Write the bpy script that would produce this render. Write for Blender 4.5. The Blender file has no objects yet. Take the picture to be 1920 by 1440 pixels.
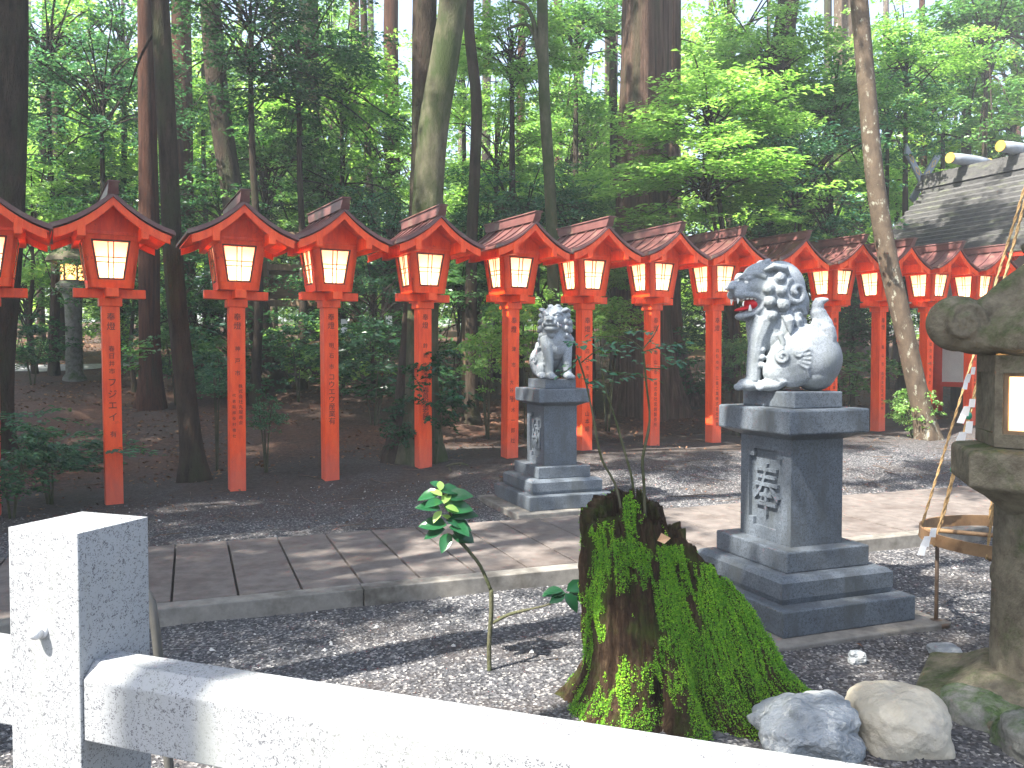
import bpy, math, random
import numpy as np
from mathutils import Vector, Matrix
D = bpy.data
SC = bpy.context.scene
COL = SC.collection
RAD = math.radians
# ------------------------------------------------------------------ camera, world, sun, exposure
PITCH = RAD(1.885); FPX = 1580.0; EYE = 1.5
cd = D.cameras.new('camera'); cam = D.objects.new('camera', cd); COL.objects.link(cam)
cd.sensor_width = 36; cd.lens = 36*FPX/1920; cd.clip_start = 0.05; cd.clip_end = 600
cam.location = (0, 0, EYE); cam.rotation_euler = (math.pi/2-PITCH, 0, 0)
SC.camera = cam
SUN_EL = RAD(54); SUNH = (-0.80, -0.60)
S = Vector((SUNH[0]*math.cos(SUN_EL), SUNH[1]*math.cos(SUN_EL), math.sin(SUN_EL))).normalized()
W = D.worlds.new('World'); SC.world = W; W.use_nodes = True
wn = W.node_tree
bg = wn.nodes['Background']
sky = wn.nodes.new('ShaderNodeTexSky'); sky.sky_type = 'NISHITA'; sky.sun_disc = False
sky.sun_elevation = SUN_EL; sky.sun_rotation = math.atan2(S.x, S.y); sky.air_density = 1.0; sky.dust_density = 2.0
wn.links.new(sky.outputs[0], bg.inputs[0]); bg.inputs[1].default_value = 0.095
sd = D.lights.new('sun', 'SUN'); sun = D.objects.new('sun', sd); COL.objects.link(sun)
sd.energy = 5.0; sd.angle = RAD(0.5); sd.color = (1.0, 0.95, 0.86)
sun.rotation_euler = S.to_track_quat('Z', 'Y').to_euler()
vs = SC.view_settings; SC.display_settings.display_device = 'sRGB'
vs.view_transform = 'Standard'; vs.look = 'None'; vs.gamma = 1; vs.use_curve_mapping = False
vs.exposure = 2.3
SC.cycles.max_bounces = 8; SC.cycles.diffuse_bounces = 4; SC.cycles.transmission_bounces = 4
SC.cycles.sample_clamp_indirect = 8
SC.cycles.use_denoising = True
SC.cycles.volume_bounces = 0

# ------------------------------------------------------------------ geometry helpers
def ray(px, py):
    a = (px-960)/FPX; b = (720-py)/FPX
    return Vector((a, math.cos(PITCH)+b*math.sin(PITCH), -math.sin(PITCH)+b*math.cos(PITCH)))
def P(px, py, Y):
    """the world point that lies Y metres ahead, as surveyed from the photograph"""
    r = ray(px, py); return Vector((r.x*Y/r.y, Y, EYE+r.z*Y/r.y))
E1 = Vector((-.357, .934, 0)); E2 = Vector((.934, .357, 0))
def sstep(a, b, x):
    t = np.clip((np.asarray(x, float)-a)/(b-a), 0, 1); return t*t*(3-2*t)
def hashn(ix, iy, iz, seed=0):
    h = (ix*374761393 + iy*668265263 + iz*2147483647 + seed*974711) & 0xffffffff
    h = (h ^ (h >> 13))*1274126177 & 0xffffffff
    h = h ^ (h >> 16)
    return (h & 0xffff)/65535.0
def vnoise(x, y, z, seed=0):
    x, y, z = np.broadcast_arrays(np.asarray(x, float), np.asarray(y, float), np.asarray(z, float))
    ix = np.floor(x).astype(np.int64); iy = np.floor(y).astype(np.int64); iz = np.floor(z).astype(np.int64)
    fx = x-ix; fy = y-iy; fz = z-iz
    fx = fx*fx*(3-2*fx); fy = fy*fy*(3-2*fy); fz = fz*fz*(3-2*fz)
    r = 0
    for dx in (0, 1):
        for dy in (0, 1):
            for dz in (0, 1):
                r = r + hashn(ix+dx, iy+dy, iz+dz, seed)*(fx if dx else 1-fx)*(fy if dy else 1-fy)*(fz if dz else 1-fz)
    return r*2-1
def fbm(x, y, z, o=4, seed=0):
    r = 0; a = 1
    for i in range(o):
        r = r + a*vnoise(np.asarray(x)*2**i, np.asarray(y)*2**i, np.asarray(z)*2**i, seed+i); a *= .5
    return r
def rowq(x, y):
    return -(np.asarray(x)+4.06)*.48+(np.asarray(y)-8.54)*.877
def ground_z(x, y):
    x = np.asarray(x, float); y = np.asarray(y, float)
    q = rowq(x, y)
    z = .25*sstep(8.3, 11.3, y)*sstep(-6, -1, x) + .15*np.clip(q-1.3, 0, 13) + .05*np.clip(q-14.3, 0, 25)
    z = z + .03*fbm(x*.6, y*.6, 0, 3)*sstep(6.5, 10, y) + .008*fbm(x*3, y*3, 0, 2)
    z = z + .12*fbm(x*.3, y*.3, 5, 2)*sstep(1.5, 5, q)
    return z
def gz(x, y): return float(ground_z(x, y))

class MB:
    def __init__(s): s.v = []; s.f = []; s.sm = []
    def add(s, vs_, fs, smooth=False):
        o = len(s.v); s.v += [tuple(v) for v in vs_]; s.f += [tuple(i+o for i in f) for f in fs]; s.sm += [smooth]*len(fs)
        return s
    def hexa(s, p):
        return s.add(p, [(0,3,2,1),(4,5,6,7),(0,1,5,4),(1,2,6,5),(2,3,7,6),(3,0,4,7)])
    def box(s, c, d, rz=0, m=None):
        cx, cy, cz = c; x, y, z = d[0]/2, d[1]/2, d[2]/2
        p = [Vector(q) for q in ((-x,-y,-z),(x,-y,-z),(x,y,-z),(-x,y,-z),(-x,-y,z),(x,-y,z),(x,y,z),(-x,y,z))]
        R = Matrix.Rotation(rz, 3, 'Z') if m is None else m
        return s.hexa([R@q+Vector(c) for q in p])
    def tube(s, pts, rs, n=8, smooth=True, cap=True, flat=1.0):
        pts = [Vector(p) for p in pts]
        if not hasattr(rs, '__len__'): rs = [rs]*len(pts)
        o = []; prev = None
        for i, p in enumerate(pts):
            d = (pts[min(i+1, len(pts)-1)]-pts[max(i-1, 0)]).normalized()
            if prev is None:
                a = Vector((0,0,1)) if abs(d.z) < .9 else Vector((1,0,0))
                u = d.cross(a).normalized()
            else: u = (prev-d*prev.dot(d)).normalized()
            prev = u; w = d.cross(u)
            o += [p+(u*math.cos(2*math.pi*k/n)+w*math.sin(2*math.pi*k/n)*flat)*rs[i] for k in range(n)]
        f = []
        for i in range(len(pts)-1):
            for k in range(n):
                k2 = (k+1) % n; f.append((i*n+k, i*n+k2, (i+1)*n+k2, (i+1)*n+k))
        if cap: f.append(tuple(range(n))[::-1]); f.append(tuple((len(pts)-1)*n+k for k in range(n)))
        return s.add(o, f, smooth)
    def lathe(s, prof, c=(0,0,0), n=24, a0=0, smooth=True):
        c = Vector(c); o = []; f = []
        for r, z in prof:
            o += [c+Vector((r*math.cos(a0+2*math.pi*k/n), r*math.sin(a0+2*math.pi*k/n), z)) for k in range(n)]
        for i in range(len(prof)-1):
            for k in range(n):
                k2 = (k+1) % n; f.append((i*n+k, i*n+k2, (i+1)*n+k2, (i+1)*n+k))
        f.append(tuple(range(n))[::-1]); f.append(tuple((len(prof)-1)*n+k for k in range(n)))
        return s.add(o, f, smooth)
    def ball(s, c, r, m=None, nu=14, nv=9):
        c = Vector(c)
        if not hasattr(r, '__len__'): r = (r, r, r)
        if min(r) > .075: nu, nv = 36, 24
        o = []; f = []
        for j in range(1, nv):
            t = math.pi*j/nv
            for k in range(nu):
                a = 2*math.pi*k/nu
                o.append(Vector((r[0]*math.sin(t)*math.cos(a), r[1]*math.sin(t)*math.sin(a), r[2]*math.cos(t))))
        o += [Vector((0,0,r[2])), Vector((0,0,-r[2]))]
        if m is not None: o = [m@v for v in o]
        o = [v+c for v in o]; T = len(o)-2
        for j in range(nv-2):
            for k in range(nu):
                k2 = (k+1) % nu; f.append((j*nu+k, (j+1)*nu+k, (j+1)*nu+k2, j*nu+k2))
        for k in range(nu):
            k2 = (k+1) % nu; f.append((T, k, k2)); f.append((T+1, (nv-2)*nu+k2, (nv-2)*nu+k))
        return s.add(o, f, True)
    def mesh(s, name, mat=None):
        me = D.meshes.new(name); me.from_pydata([tuple(v) for v in s.v], [], s.f); me.update()
        me.polygons.foreach_set('use_smooth', s.sm)
        if mat: me.materials.append(mat)
        return me
    def build(s, name, mat, parent=None, bevel=0):
        return link(name, s.mesh(name, mat), parent, bevel)
def link(name, me, parent=None, bevel=0):
    o = D.objects.new(name, me); COL.objects.link(o)
    if parent: o.parent = parent
    if bevel:
        b = o.modifiers.new('bevel', 'BEVEL'); b.width = bevel; b.segments = 2; b.limit_method = 'ANGLE'; b.angle_limit = RAD(35)
    return o
def smoothpts(pts, k=4):
    out = []
    n = len(pts)
    for i in range(n-1):
        p0, p1, p2, p3 = pts[max(i-1, 0)], pts[i], pts[i+1], pts[min(i+2, n-1)]
        for j in range(k):
            t = j/k; out.append(.5*((2*p1)+(p2-p0)*t+(2*p0-5*p1+4*p2-p3)*t*t+(3*p1-p0-3*p2+p3)*t**3))
    out.append(pts[-1]); return out
def npmesh(name, V, F, mat, smooth=False):
    me = D.meshes.new(name); n = len(V); F = np.asarray(F, np.int32); k = F.shape[1]
    me.vertices.add(n); me.vertices.foreach_set('co', np.asarray(V, np.float32).ravel())
    me.loops.add(F.size); me.loops.foreach_set('vertex_index', F.ravel())
    me.polygons.add(len(F)); me.polygons.foreach_set('loop_start', np.arange(0, F.size, k, dtype=np.int32))
    me.polygons.foreach_set('loop_total', np.full(len(F), k, np.int32))
    me.polygons.foreach_set('use_smooth', np.full(len(F), smooth, bool))
    me.update(calc_edges=True)
    if mat: me.materials.append(mat)
    return me
def empty(name, loc=(0,0,0), rz=0):
    o = D.objects.new(name, None); COL.objects.link(o); o.location = loc; o.rotation_euler = (0,0,rz); o.empty_display_size = .1; return o
def tag(o, label, cat, group=None):
    o['label'] = label; o['category'] = cat
    if group: o['group'] = group
    return o
def kind(o, k='structure', label=None, cat=None):
    o['kind'] = k
    if label: o['label'] = label
    if cat: o['category'] = cat
    return o
def copy_tree(o, parent=None):
    c = o.copy(); COL.objects.link(c); c.parent = parent
    for ch in list(o.children): copy_tree(ch, c)
    return c

# ------------------------------------------------------------------ materials
def M_(name):
    m = D.materials.new(name); m.use_nodes = True; nt = m.node_tree
    return m, nt, nt.nodes['Principled BSDF'], nt.nodes, nt.links
def ramp(ns, pts):
    r = ns.new('ShaderNodeValToRGB'); e = r.color_ramp.elements
    while len(e) > 1: e.remove(e[0])
    e[0].position = pts[0][0]; e[0].color = tuple(pts[0][1])+(1,)
    for p, c in pts[1:]:
        k = e.new(p); k.color = tuple(c)+(1,)
    return r
def noise(ns, ls, co, scale, detail=4, rough=.6, dist=0):
    n = ns.new('ShaderNodeTexNoise'); n.inputs['Scale'].default_value = scale; n.inputs['Detail'].default_value = detail
    n.inputs['Roughness'].default_value = rough; n.inputs['Distortion'].default_value = dist
    ls.new(co, n.inputs['Vector']); return n
def mixc(ns, ls, fac, a, b, mode='MIX'):
    m = ns.new('ShaderNodeMix'); m.data_type = 'RGBA'; m.blend_type = mode
    for sock, v in ((m.inputs[0], fac), (m.inputs[6], a), (m.inputs[7], b)):
        if hasattr(v, 'is_linked'): ls.new(v, sock)
        elif hasattr(v, '__len__'): sock.default_value = tuple(v)+(1,)
        else: sock.default_value = v
    return m.outputs[2]
def bump(ns, ls, h, st, dist, b):
    n = ns.new('ShaderNodeBump'); n.inputs['Strength'].default_value = st; n.inputs['Distance'].default_value = dist
    ls.new(h, n.inputs['Height']); ls.new(n.outputs[0], b.inputs['Normal']); return n
def coords(ns, ls, sc=(1,1,1), which='Object'):
    t = ns.new('ShaderNodeTexCoord'); mp = ns.new('ShaderNodeMapping'); mp.inputs['Scale'].default_value = sc
    ls.new(t.outputs[which], mp.inputs[0]); return mp.outputs[0]
def pm(name, c1, c2, scale=6, rough=.7, bs=.3, bd=.01, stretch=(1,1,1), c3=None, s3=2, t3=(.5,.6), spec=.3, fine=0):
    m, nt, b, ns, ls = M_(name)
    co = coords(ns, ls, stretch)
    n = noise(ns, ls, co, scale, 6, .65)
    r = ramp(ns, [(.3, c1), (.7, c2)]); ls.new(n.outputs[0], r.inputs[0]); c = r.outputs[0]
    if c3:
        n2 = noise(ns, ls, co, s3, 5, .7); r2 = ramp(ns, [(t3[0], (0,0,0)), (t3[1], (1,1,1))]); ls.new(n2.outputs[0], r2.inputs[0])
        c = mixc(ns, ls, r2.outputs[0], c, c3)
    ls.new(c, b.inputs['Base Color']); b.inputs['Roughness'].default_value = rough
    b.inputs['Specular IOR Level'].default_value = spec
    h = n.outputs[0]
    if fine:
        nf = noise(ns, ls, co, fine, 3, .6); ma = ns.new('ShaderNodeMath'); ls.new(n.outputs[0], ma.inputs[0]); ls.new(nf.outputs[0], ma.inputs[1]); h = ma.outputs[0]
    if bs: bump(ns, ls, h, bs, bd, b)
    return m
def leafmat(name, cols, trans=.45, rough=.4, clump=1.2):
    """cols: dark, mid, light leaf colours; varies from leaf to leaf and from clump to clump"""
    m, nt, b, ns, ls = M_(name)
    g = ns.new('ShaderNodeNewGeometry')
    co = coords(ns, ls); n = noise(ns, ls, co, clump, 2, .5)
    a = ns.new('ShaderNodeMath'); a.operation = 'MULTIPLY_ADD'; a.inputs[1].default_value = .5
    ls.new(g.outputs['Random Per Island'], a.inputs[0])
    n2 = ns.new('ShaderNodeMath'); n2.operation = 'MULTIPLY'; n2.inputs[1].default_value = .5
    ls.new(n.outputs[0], n2.inputs[0]); ls.new(n2.outputs[0], a.inputs[2])
    r = ramp(ns, [(.15, cols[0]), (.5, cols[1]), (.85, cols[2])]); ls.new(a.outputs[0], r.inputs[0])
    ls.new(r.outputs[0], b.inputs['Base Color']); b.inputs['Roughness'].default_value = rough; b.inputs['Specular IOR Level'].default_value = .35
    t = ns.new('ShaderNodeBsdfTranslucent')
    tc = mixc(ns, ls, 1.0, r.outputs[0], (1.8, 1.8, .85), 'MULTIPLY'); ls.new(tc, t.inputs[0])
    mx = ns.new('ShaderNodeMixShader'); mx.inputs[0].default_value = trans
    ls.new(b.outputs[0], mx.inputs[1]); ls.new(t.outputs[0], mx.inputs[2])
    ls.new(mx.outputs[0], ns['Material Output'].inputs[0]); return m

def granite(name, base, dark, scale=230, amt=.6, big=(.9, 1.05), rough=.55, stain=None):
    m, nt, b, ns, ls = M_(name); co = coords(ns, ls)
    v = ns.new('ShaderNodeTexVoronoi'); v.inputs['Scale'].default_value = scale; ls.new(co, v.inputs['Vector'])
    bw = ns.new('ShaderNodeRGBToBW'); ls.new(v.outputs['Color'], bw.inputs[0])
    r = ramp(ns, [(amt-.12, dark), (amt, tuple(x*.75 for x in base)), (amt+.12, base)]); 
    inv = ns.new('ShaderNodeMath'); inv.operation = 'SUBTRACT'; inv.inputs[0].default_value = 1.0; ls.new(bw.outputs[0], inv.inputs[1])
    n = noise(ns, ls, co, scale*.22, 3, .6)
    ad = ns.new('ShaderNodeMath'); ad.operation = 'ADD'; ls.new(bw.outputs[0], ad.inputs[0])
    sc2 = ns.new('ShaderNodeMath'); sc2.operation = 'MULTIPLY_ADD'; sc2.inputs[1].default_value = 1.6; sc2.inputs[2].default_value = -.8
    ls.new(n.outputs[0], sc2.inputs[0]); ls.new(sc2.outputs[0], ad.inputs[1])
    ls.new(ad.outputs[0], r.inputs[0]); c = r.outputs[0]
    n3 = noise(ns, ls, co, 3, 4, .6); r3 = ramp(ns, [(.3, (big[0],)*3), (.7, (big[1],)*3)]); ls.new(n3.outputs[0], r3.inputs[0])
    c = mixc(ns, ls, 1.0, c, r3.outputs[0], 'MULTIPLY')
    if stain:
        n4 = noise(ns, ls, coords(ns, ls, (3, 3, 1)), 2.2, 6, .7); r4 = ramp(ns, [(.48, (0,0,0)), (.68, (1,1,1))]); ls.new(n4.outputs[0], r4.inputs[0])
        c = mixc(ns, ls, r4.outputs[0], c, stain)
    ls.new(c, b.inputs['Base Color']); b.inputs['Roughness'].default_value = rough
    bump(ns, ls, n.outputs[0], .25, .003, b); return m

m_white_gr = granite('pale_granite', (.265,.275,.285), (.075,.075,.085), 520, .24, (.86, 1.06), .55, (.25,.26,.245))
m_grey_gr = granite('grey_granite', (.105,.125,.15), (.045,.052,.06), 300, .36, (.75, 1.2), .55, (.06,.068,.072))
m_statue = granite('statue_granite', (.27,.30,.33), (.15,.17,.19), 380, .36, (.8, 1.12), .65, (.17,.19,.19))
def m_red_():
    m, nt, b, ns, ls = M_('vermilion_paint')
    tc = ns.new('ShaderNodeTexCoord'); oi = ns.new('ShaderNodeObjectInfo'); va = ns.new('ShaderNodeVectorMath')
    ls.new(tc.outputs['Object'], va.inputs[0]); ls.new(oi.outputs['Location'], va.inputs[1]); co = va.outputs[0]
    mp = ns.new('ShaderNodeMapping'); mp.inputs['Scale'].default_value = (2.5, 2.5, .5); ls.new(co, mp.inputs[0])
    n = noise(ns, ls, mp.outputs[0], 6, 6, .7); r = ramp(ns, [(.3, (.68,.045,.007)), (.55, (.90,.082,.010)), (.78, (.92,.13,.025))]); ls.new(n.outputs[0], r.inputs[0])
    n2 = noise(ns, ls, co, 9, 5, .75); r2 = ramp(ns, [(.62, (0,0,0)), (.70, (.7,.7,.7))]); ls.new(n2.outputs[0], r2.inputs[0])
    c = mixc(ns, ls, r2.outputs[0], r.outputs[0], (.42,.035,.012))
    sx = ns.new('ShaderNodeSeparateXYZ'); ls.new(tc.outputs['Object'], sx.inputs[0])
    ma = ns.new('ShaderNodeMath'); ma.operation = 'MULTIPLY_ADD'; ma.inputs[1].default_value = .45; ls.new(n2.outputs[0], ma.inputs[0]); ls.new(sx.outputs[2], ma.inputs[2])
    mr = ns.new('ShaderNodeMapRange'); mr.inputs[1].default_value = .75; mr.inputs[2].default_value = .38; ls.new(ma.outputs[0], mr.inputs[0])
    mu = ns.new('ShaderNodeMath'); mu.operation = 'MULTIPLY'; mu.inputs[1].default_value = .55; ls.new(mr.outputs[0], mu.inputs[0])
    c = mixc(ns, ls, mu.outputs[0], c, (.50,.13,.09))
    ls.new(c, b.inputs['Base Color']); b.inputs['Roughness'].default_value = .45; b.inputs['Specular IOR Level'].default_value = .35
    nf = noise(ns, ls, co, 70, 3, .6); bump(ns, ls, nf.outputs[0], .12, .003, b); return m
m_red = m_red_()
m_red_old = pm('vermilion_beam', (.5,.03,.012), (.62,.045,.015), 5, .55, .1, .004)
m_copper = pm('brown_sheet_roof', (.085,.032,.030), (.17,.068,.060), 5, .42, .15, .006, (1,1,1), (.20,.17,.12), 3, (.55,.75), .5)
m_ink = pm('black_ink', (.02,.012,.012), (.035,.02,.018), 8, .6, 0)
m_dkframe = pm('dark_window_wood', (.06,.035,.025), (.09,.05,.035), 8, .6, .1)
m_bark_dark = pm('dark_bark', (.022,.017,.013), (.075,.055,.04), 5, .9, 1.0, .03, (2.2,2.2,.5), (.05,.06,.03), 1.3, (.5,.7), .1, 30)
m_bark_red = pm('red_brown_bark', (.035,.018,.013), (.12,.055,.035), 6, .9, 1.0, .03, (4,4,.35), (.05,.05,.03), 1.2, (.55,.7), .1, 40)
m_bark_cedar = pm('cedar_bark', (.05,.032,.024), (.24,.15,.11), 4, .9, 1.2, .05, (5,5,.22), (.08,.08,.045), .9, (.5,.7), .1, 25)
m_bark_grey = pm('grey_lichen_bark', (.055,.04,.028), (.13,.095,.065), 6, .85, .7, .015, (1.4,1.4,.8), (.30,.30,.24), 7, (.57,.65), .2, 50)
m_bark_moss = pm('mossy_pale_bark', (.045,.043,.025), (.13,.12,.075), 5, .85, .7, .015, (1.6,1.6,.7), (.035,.05,.015), 1.6, (.42,.6), .2, 40)
G_D = (.008,.036,.010)
m_leaf_bright = leafmat('bright_green_leaves', [(.07,.18,.04), (.18,.34,.10), (.36,.52,.24)], .5, .3)
m_leaf_mid = leafmat('mid_green_leaves', [(.03,.10,.035), (.08,.20,.07), (.20,.35,.15)], .45, .28)
m_leaf_dark = leafmat('dark_green_leaves', [(.012,.045,.025), (.032,.10,.05), (.09,.20,.10)], .36, .25)
m_leaf_cam = leafmat('glossy_camellia_leaves', [(.006,.04,.016), (.012,.07,.025), (.025,.11,.035)], .15, .18)
m_leaf_blue = leafmat('bluish_green_leaves', [(.02,.075,.05), (.05,.15,.09), (.15,.30,.19)], .4, .25)
m_leaf_young_lit = leafmat('young_and_sunlit_leaves', [(.14,.28,.06), (.26,.42,.11), (.42,.56,.20)], .45, .35)  # for far crowns the albedo is raised, putting sunlight into the colour
m_litter = leafmat('fallen_leaves', [(.05,.022,.012), (.14,.065,.035), (.30,.18,.10)], .1, .8)
m_wood = pm('weathered_wood', (.10,.06,.035), (.22,.15,.09), 6, .8, .3, .01, (3,3,.6))
m_plank = pm('brown_planks', (.09,.055,.03), (.17,.11,.065), 7, .8, .3, .01, (.6,3,3))
m_bamboo = pm('dried_bamboo', (.13,.07,.035), (.27,.17,.09), 7, .5, .2, .004, (1,1,1), (.10,.05,.025), 8, (.55,.7))
m_rope = pm('straw_rope', (.22,.13,.06), (.42,.29,.14), 90, .9, .8, .006)
m_shide = pm('white_paper', (.78,.79,.8), (.84,.84,.85), 5, .8, .05)
m_iron = pm('rusty_iron', (.05,.035,.025), (.11,.07,.045), 20, .6, .3, .003)
m_steel = pm('steel_bolt', (.5,.5,.5), (.6,.6,.6), 5, .35, .05)
m_pipe = pm('dark_pipe', (.06,.06,.055), (.11,.105,.095), 9, .5, .2, .003)
m_green = pm('green_cord', (.02,.22,.13), (.03,.3,.18), 20, .6, .2, .003)
m_gold = pm('gilt_metal', (.55,.33,.06), (.7,.45,.1), 8, .35, .1, .003)
m_logcap = pm('grey_copper_sheet', (.16,.18,.21), (.27,.29,.32), 4, .45, .1, .004)
m_roof = pm('shingle_roof', (.05,.05,.052), (.12,.117,.112), 7, .85, .7, .02, (1,1,4), (.14,.15,.10), 2, (.55,.7), .2, 50)
m_plaster = pm('white_plaster', (.62,.62,.62), (.72,.72,.71), 3, .85, .1, .004)
m_lava = pm('pale_rock', (.30,.27,.21), (.46,.42,.34), 4, .8, .5, .02, (1,1,1), (.26,.25,.22), 3, (.55,.7), .25, 40)
m_brock = pm('blue_grey_rock', (.13,.15,.17), (.34,.36,.37), 5, .75, .8, .03, (1,2,1), (.42,.43,.42), 7, (.55,.62), .3, 30)
m_red_stone = pm('red_lacquer', (.55,.02,.03), (.65,.03,.04), 5, .4, 0)
m_tooth = pm('white_enamel', (.75,.75,.72), (.8,.8,.78), 5, .4, 0)

def mossy_stone(name, a, b_, moss, t=(.45,.62), sc=1.6):
    m, nt, b, ns, ls = M_(name); co = coords(ns, ls)
    n = noise(ns, ls, co, 14, 6, .7); r = ramp(ns, [(.3, a), (.7, b_)]); ls.new(n.outputs[0], r.inputs[0])
    n2 = noise(ns, ls, co, sc*2.5, 6, .75); g = ns.new('ShaderNodeNewGeometry'); sx = ns.new('ShaderNodeSeparateXYZ'); ls.new(g.outputs['Normal'], sx.inputs[0])
    ma = ns.new('ShaderNodeMath'); ma.operation = 'MULTIPLY_ADD'; ma.inputs[1].default_value = .14; ls.new(sx.outputs[2], ma.inputs[0]); ls.new(n2.outputs[0], ma.inputs[2])
    r2 = ramp(ns, [(t[0], (0,0,0)), (t[1], (1,1,1))]); ls.new(ma.outputs[0], r2.inputs[0])
    nm = noise(ns, ls, co, 60, 3, .6); rm = ramp(ns, [(.3, tuple(x*.6 for x in moss)), (.7, tuple(min(1, x*1.5) for x in moss))]); ls.new(nm.outputs[0], rm.inputs[0])
    c = mixc(ns, ls, r2.outputs[0], r.outputs[0], rm.outputs[0]); ls.new(c, b.inputs['Base Color']); b.inputs['Roughness'].default_value = .92
    b.inputs['Specular IOR Level'].default_value = .15
    ad = ns.new('ShaderNodeMath'); ls.new(n.outputs[0], ad.inputs[0]); ls.new(nm.outputs[0], ad.inputs[1])
    bump(ns, ls, ad.outputs[0], .55, .015, b); return m
m_mossst = mossy_stone('mossy_old_stone', (.075,.062,.045), (.18,.16,.115), (.045,.062,.022), (.56,.74))
m_oldst = mossy_stone('old_grey_stone', (.09,.09,.08), (.22,.22,.2), (.05,.08,.03), (.5,.66))

def m_ground_():
    m, nt, b, ns, ls = M_('forest_gravel_ground'); co = coords(ns, ls)
    v = ns.new('ShaderNodeTexVoronoi'); v.inputs['Scale'].default_value = 75; ls.new(co, v.inputs['Vector'])
    bw = ns.new('ShaderNodeRGBToBW'); ls.new(v.outputs['Color'], bw.inputs[0])
    r = ramp(ns, [(.15, (.022,.023,.026)), (.5, (.062,.063,.070)), (.72, (.115,.115,.122)), (.84, (.30,.29,.28))]); ls.new(bw.outputs[0], r.inputs[0])
    nb = noise(ns, ls, co, 1.1, 6, .7); nf = noise(ns, ls, co, 22, 5, .7)
    soil = ramp(ns, [(.3, (.026,.021,.018)), (.7, (.085,.067,.057))]); ls.new(nf.outputs[0], soil.inputs[0])
    rb = ramp(ns, [(.42, (0,0,0)), (.6, (1,1,1))]); ls.new(nb.outputs[0], rb.inputs[0])
    # soil takes over from the gravel away from the path, litter behind the lantern row (by place)
    tc = ns.new('ShaderNodeTexCoord'); sx = ns.new('ShaderNodeSeparateXYZ'); ls.new(tc.outputs['Object'], sx.inputs[0])
    a = ns.new('ShaderNodeMath'); a.operation = 'MULTIPLY'; a.inputs[1].default_value = -.48; ls.new(sx.outputs[0], a.inputs[0])
    q = ns.new('ShaderNodeMath'); q.operation = 'MULTIPLY_ADD'; q.inputs[1].default_value = .877; ls.new(sx.outputs[1], q.inputs[0]); ls.new(a.outputs[0], q.inputs[2])
    def rng_(lo, hi):
        mr = ns.new('ShaderNodeMapRange'); mr.inputs[1].default_value = lo; mr.inputs[2].default_value = hi; ls.new(q.outputs[0], mr.inputs[0]); return mr.outputs[0]
    near = rng_(7.6, 9.2)   # q offset is 9.44 at the row
    mm = ns.new('ShaderNodeMath'); mm.operation = 'MULTIPLY'; ls.new(near, mm.inputs[0]); mm.inputs[1].default_value = .75
    sub = ns.new('ShaderNodeMath'); sub.operation = 'MULTIPLY_ADD'; sub.inputs[1].default_value = .45; ls.new(rb.outputs[0], sub.inputs[0]); ls.new(mm.outputs[0], sub.inputs[2]); sub.use_clamp = True
    c = mixc(ns, ls, sub.outputs[0], r.outputs[0], soil.outputs[0])
    lit = ramp(ns, [(.3, (.04,.02,.014)), (.55, (.10,.05,.032)), (.75, (.2,.12,.08))]); ls.new(nf.outputs[0], lit.inputs[0])
    nl = noise(ns, ls, co, .8, 4, .6); rl = ramp(ns, [(.35, (.25,)*3), (.6, (1,)*3)]); ls.new(nl.outputs[0], rl.inputs[0])
    lm = ns.new('ShaderNodeMath'); lm.operation = 'MULTIPLY'; ls.new(rng_(10.4, 11.4), lm.inputs[0]); ls.new(rl.outputs[0], lm.inputs[1])
    c = mixc(ns, ls, lm.outputs[0], c, lit.outputs[0])
    ls.new(c, b.inputs['Base Color']); b.inputs['Roughness'].default_value = .9; b.inputs['Specular IOR Level'].default_value = .2
    ad = ns.new('ShaderNodeMath'); ls.new(v.outputs['Distance'], ad.inputs[0]); ls.new(nf.outputs[0], ad.inputs[1])
    bump(ns, ls, ad.outputs[0], .7, .012, b); return m
m_ground = m_ground_()
m_path = pm('path_stone', (.095,.082,.074), (.175,.152,.138), 9, .8, .3, .006, (1,1,1), (.075,.058,.05), 1.4, (.5,.68), .25, 120)
m_kerb = pm('kerb_stone', (.14,.13,.115), (.24,.225,.20), 12, .8, .3, .006, (1,1,1), (.08,.072,.06), 2, (.5,.65), .25, 120)
def m_pebble_():
    m, nt, b, ns, ls = M_('gravel_pebbles'); g = ns.new('ShaderNodeNewGeometry')
    r = ramp(ns, [(0, (.022,.023,.027)), (.5, (.07,.072,.08)), (.8, (.14,.14,.145)), (.93, (.22,.205,.19)), (1, (.5,.49,.47))]); ls.new(g.outputs['Random Per Island'], r.inputs[0])
    ls.new(r.outputs[0], b.inputs['Base Color']); b.inputs['Roughness'].default_value = .85; return m
m_pebble = m_pebble_()
def m_paper_():
    m, nt, b, ns, ls = M_('lit_lantern_paper')
    t = ns.new('ShaderNodeBsdfTranslucent'); t.inputs[0].default_value = (.95,.88,.74,1)
    d = ns.new('ShaderNodeBsdfDiffuse'); d.inputs[0].default_value = (.8,.74,.6,1)
    mx = ns.new('ShaderNodeMixShader'); mx.inputs[0].default_value = .6; ls.new(d.outputs[0], mx.inputs[1]); ls.new(t.outputs[0], mx.inputs[2])
    ls.new(mx.outputs[0], ns['Material Output'].inputs[0]); return m
m_paper = m_paper_()
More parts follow.
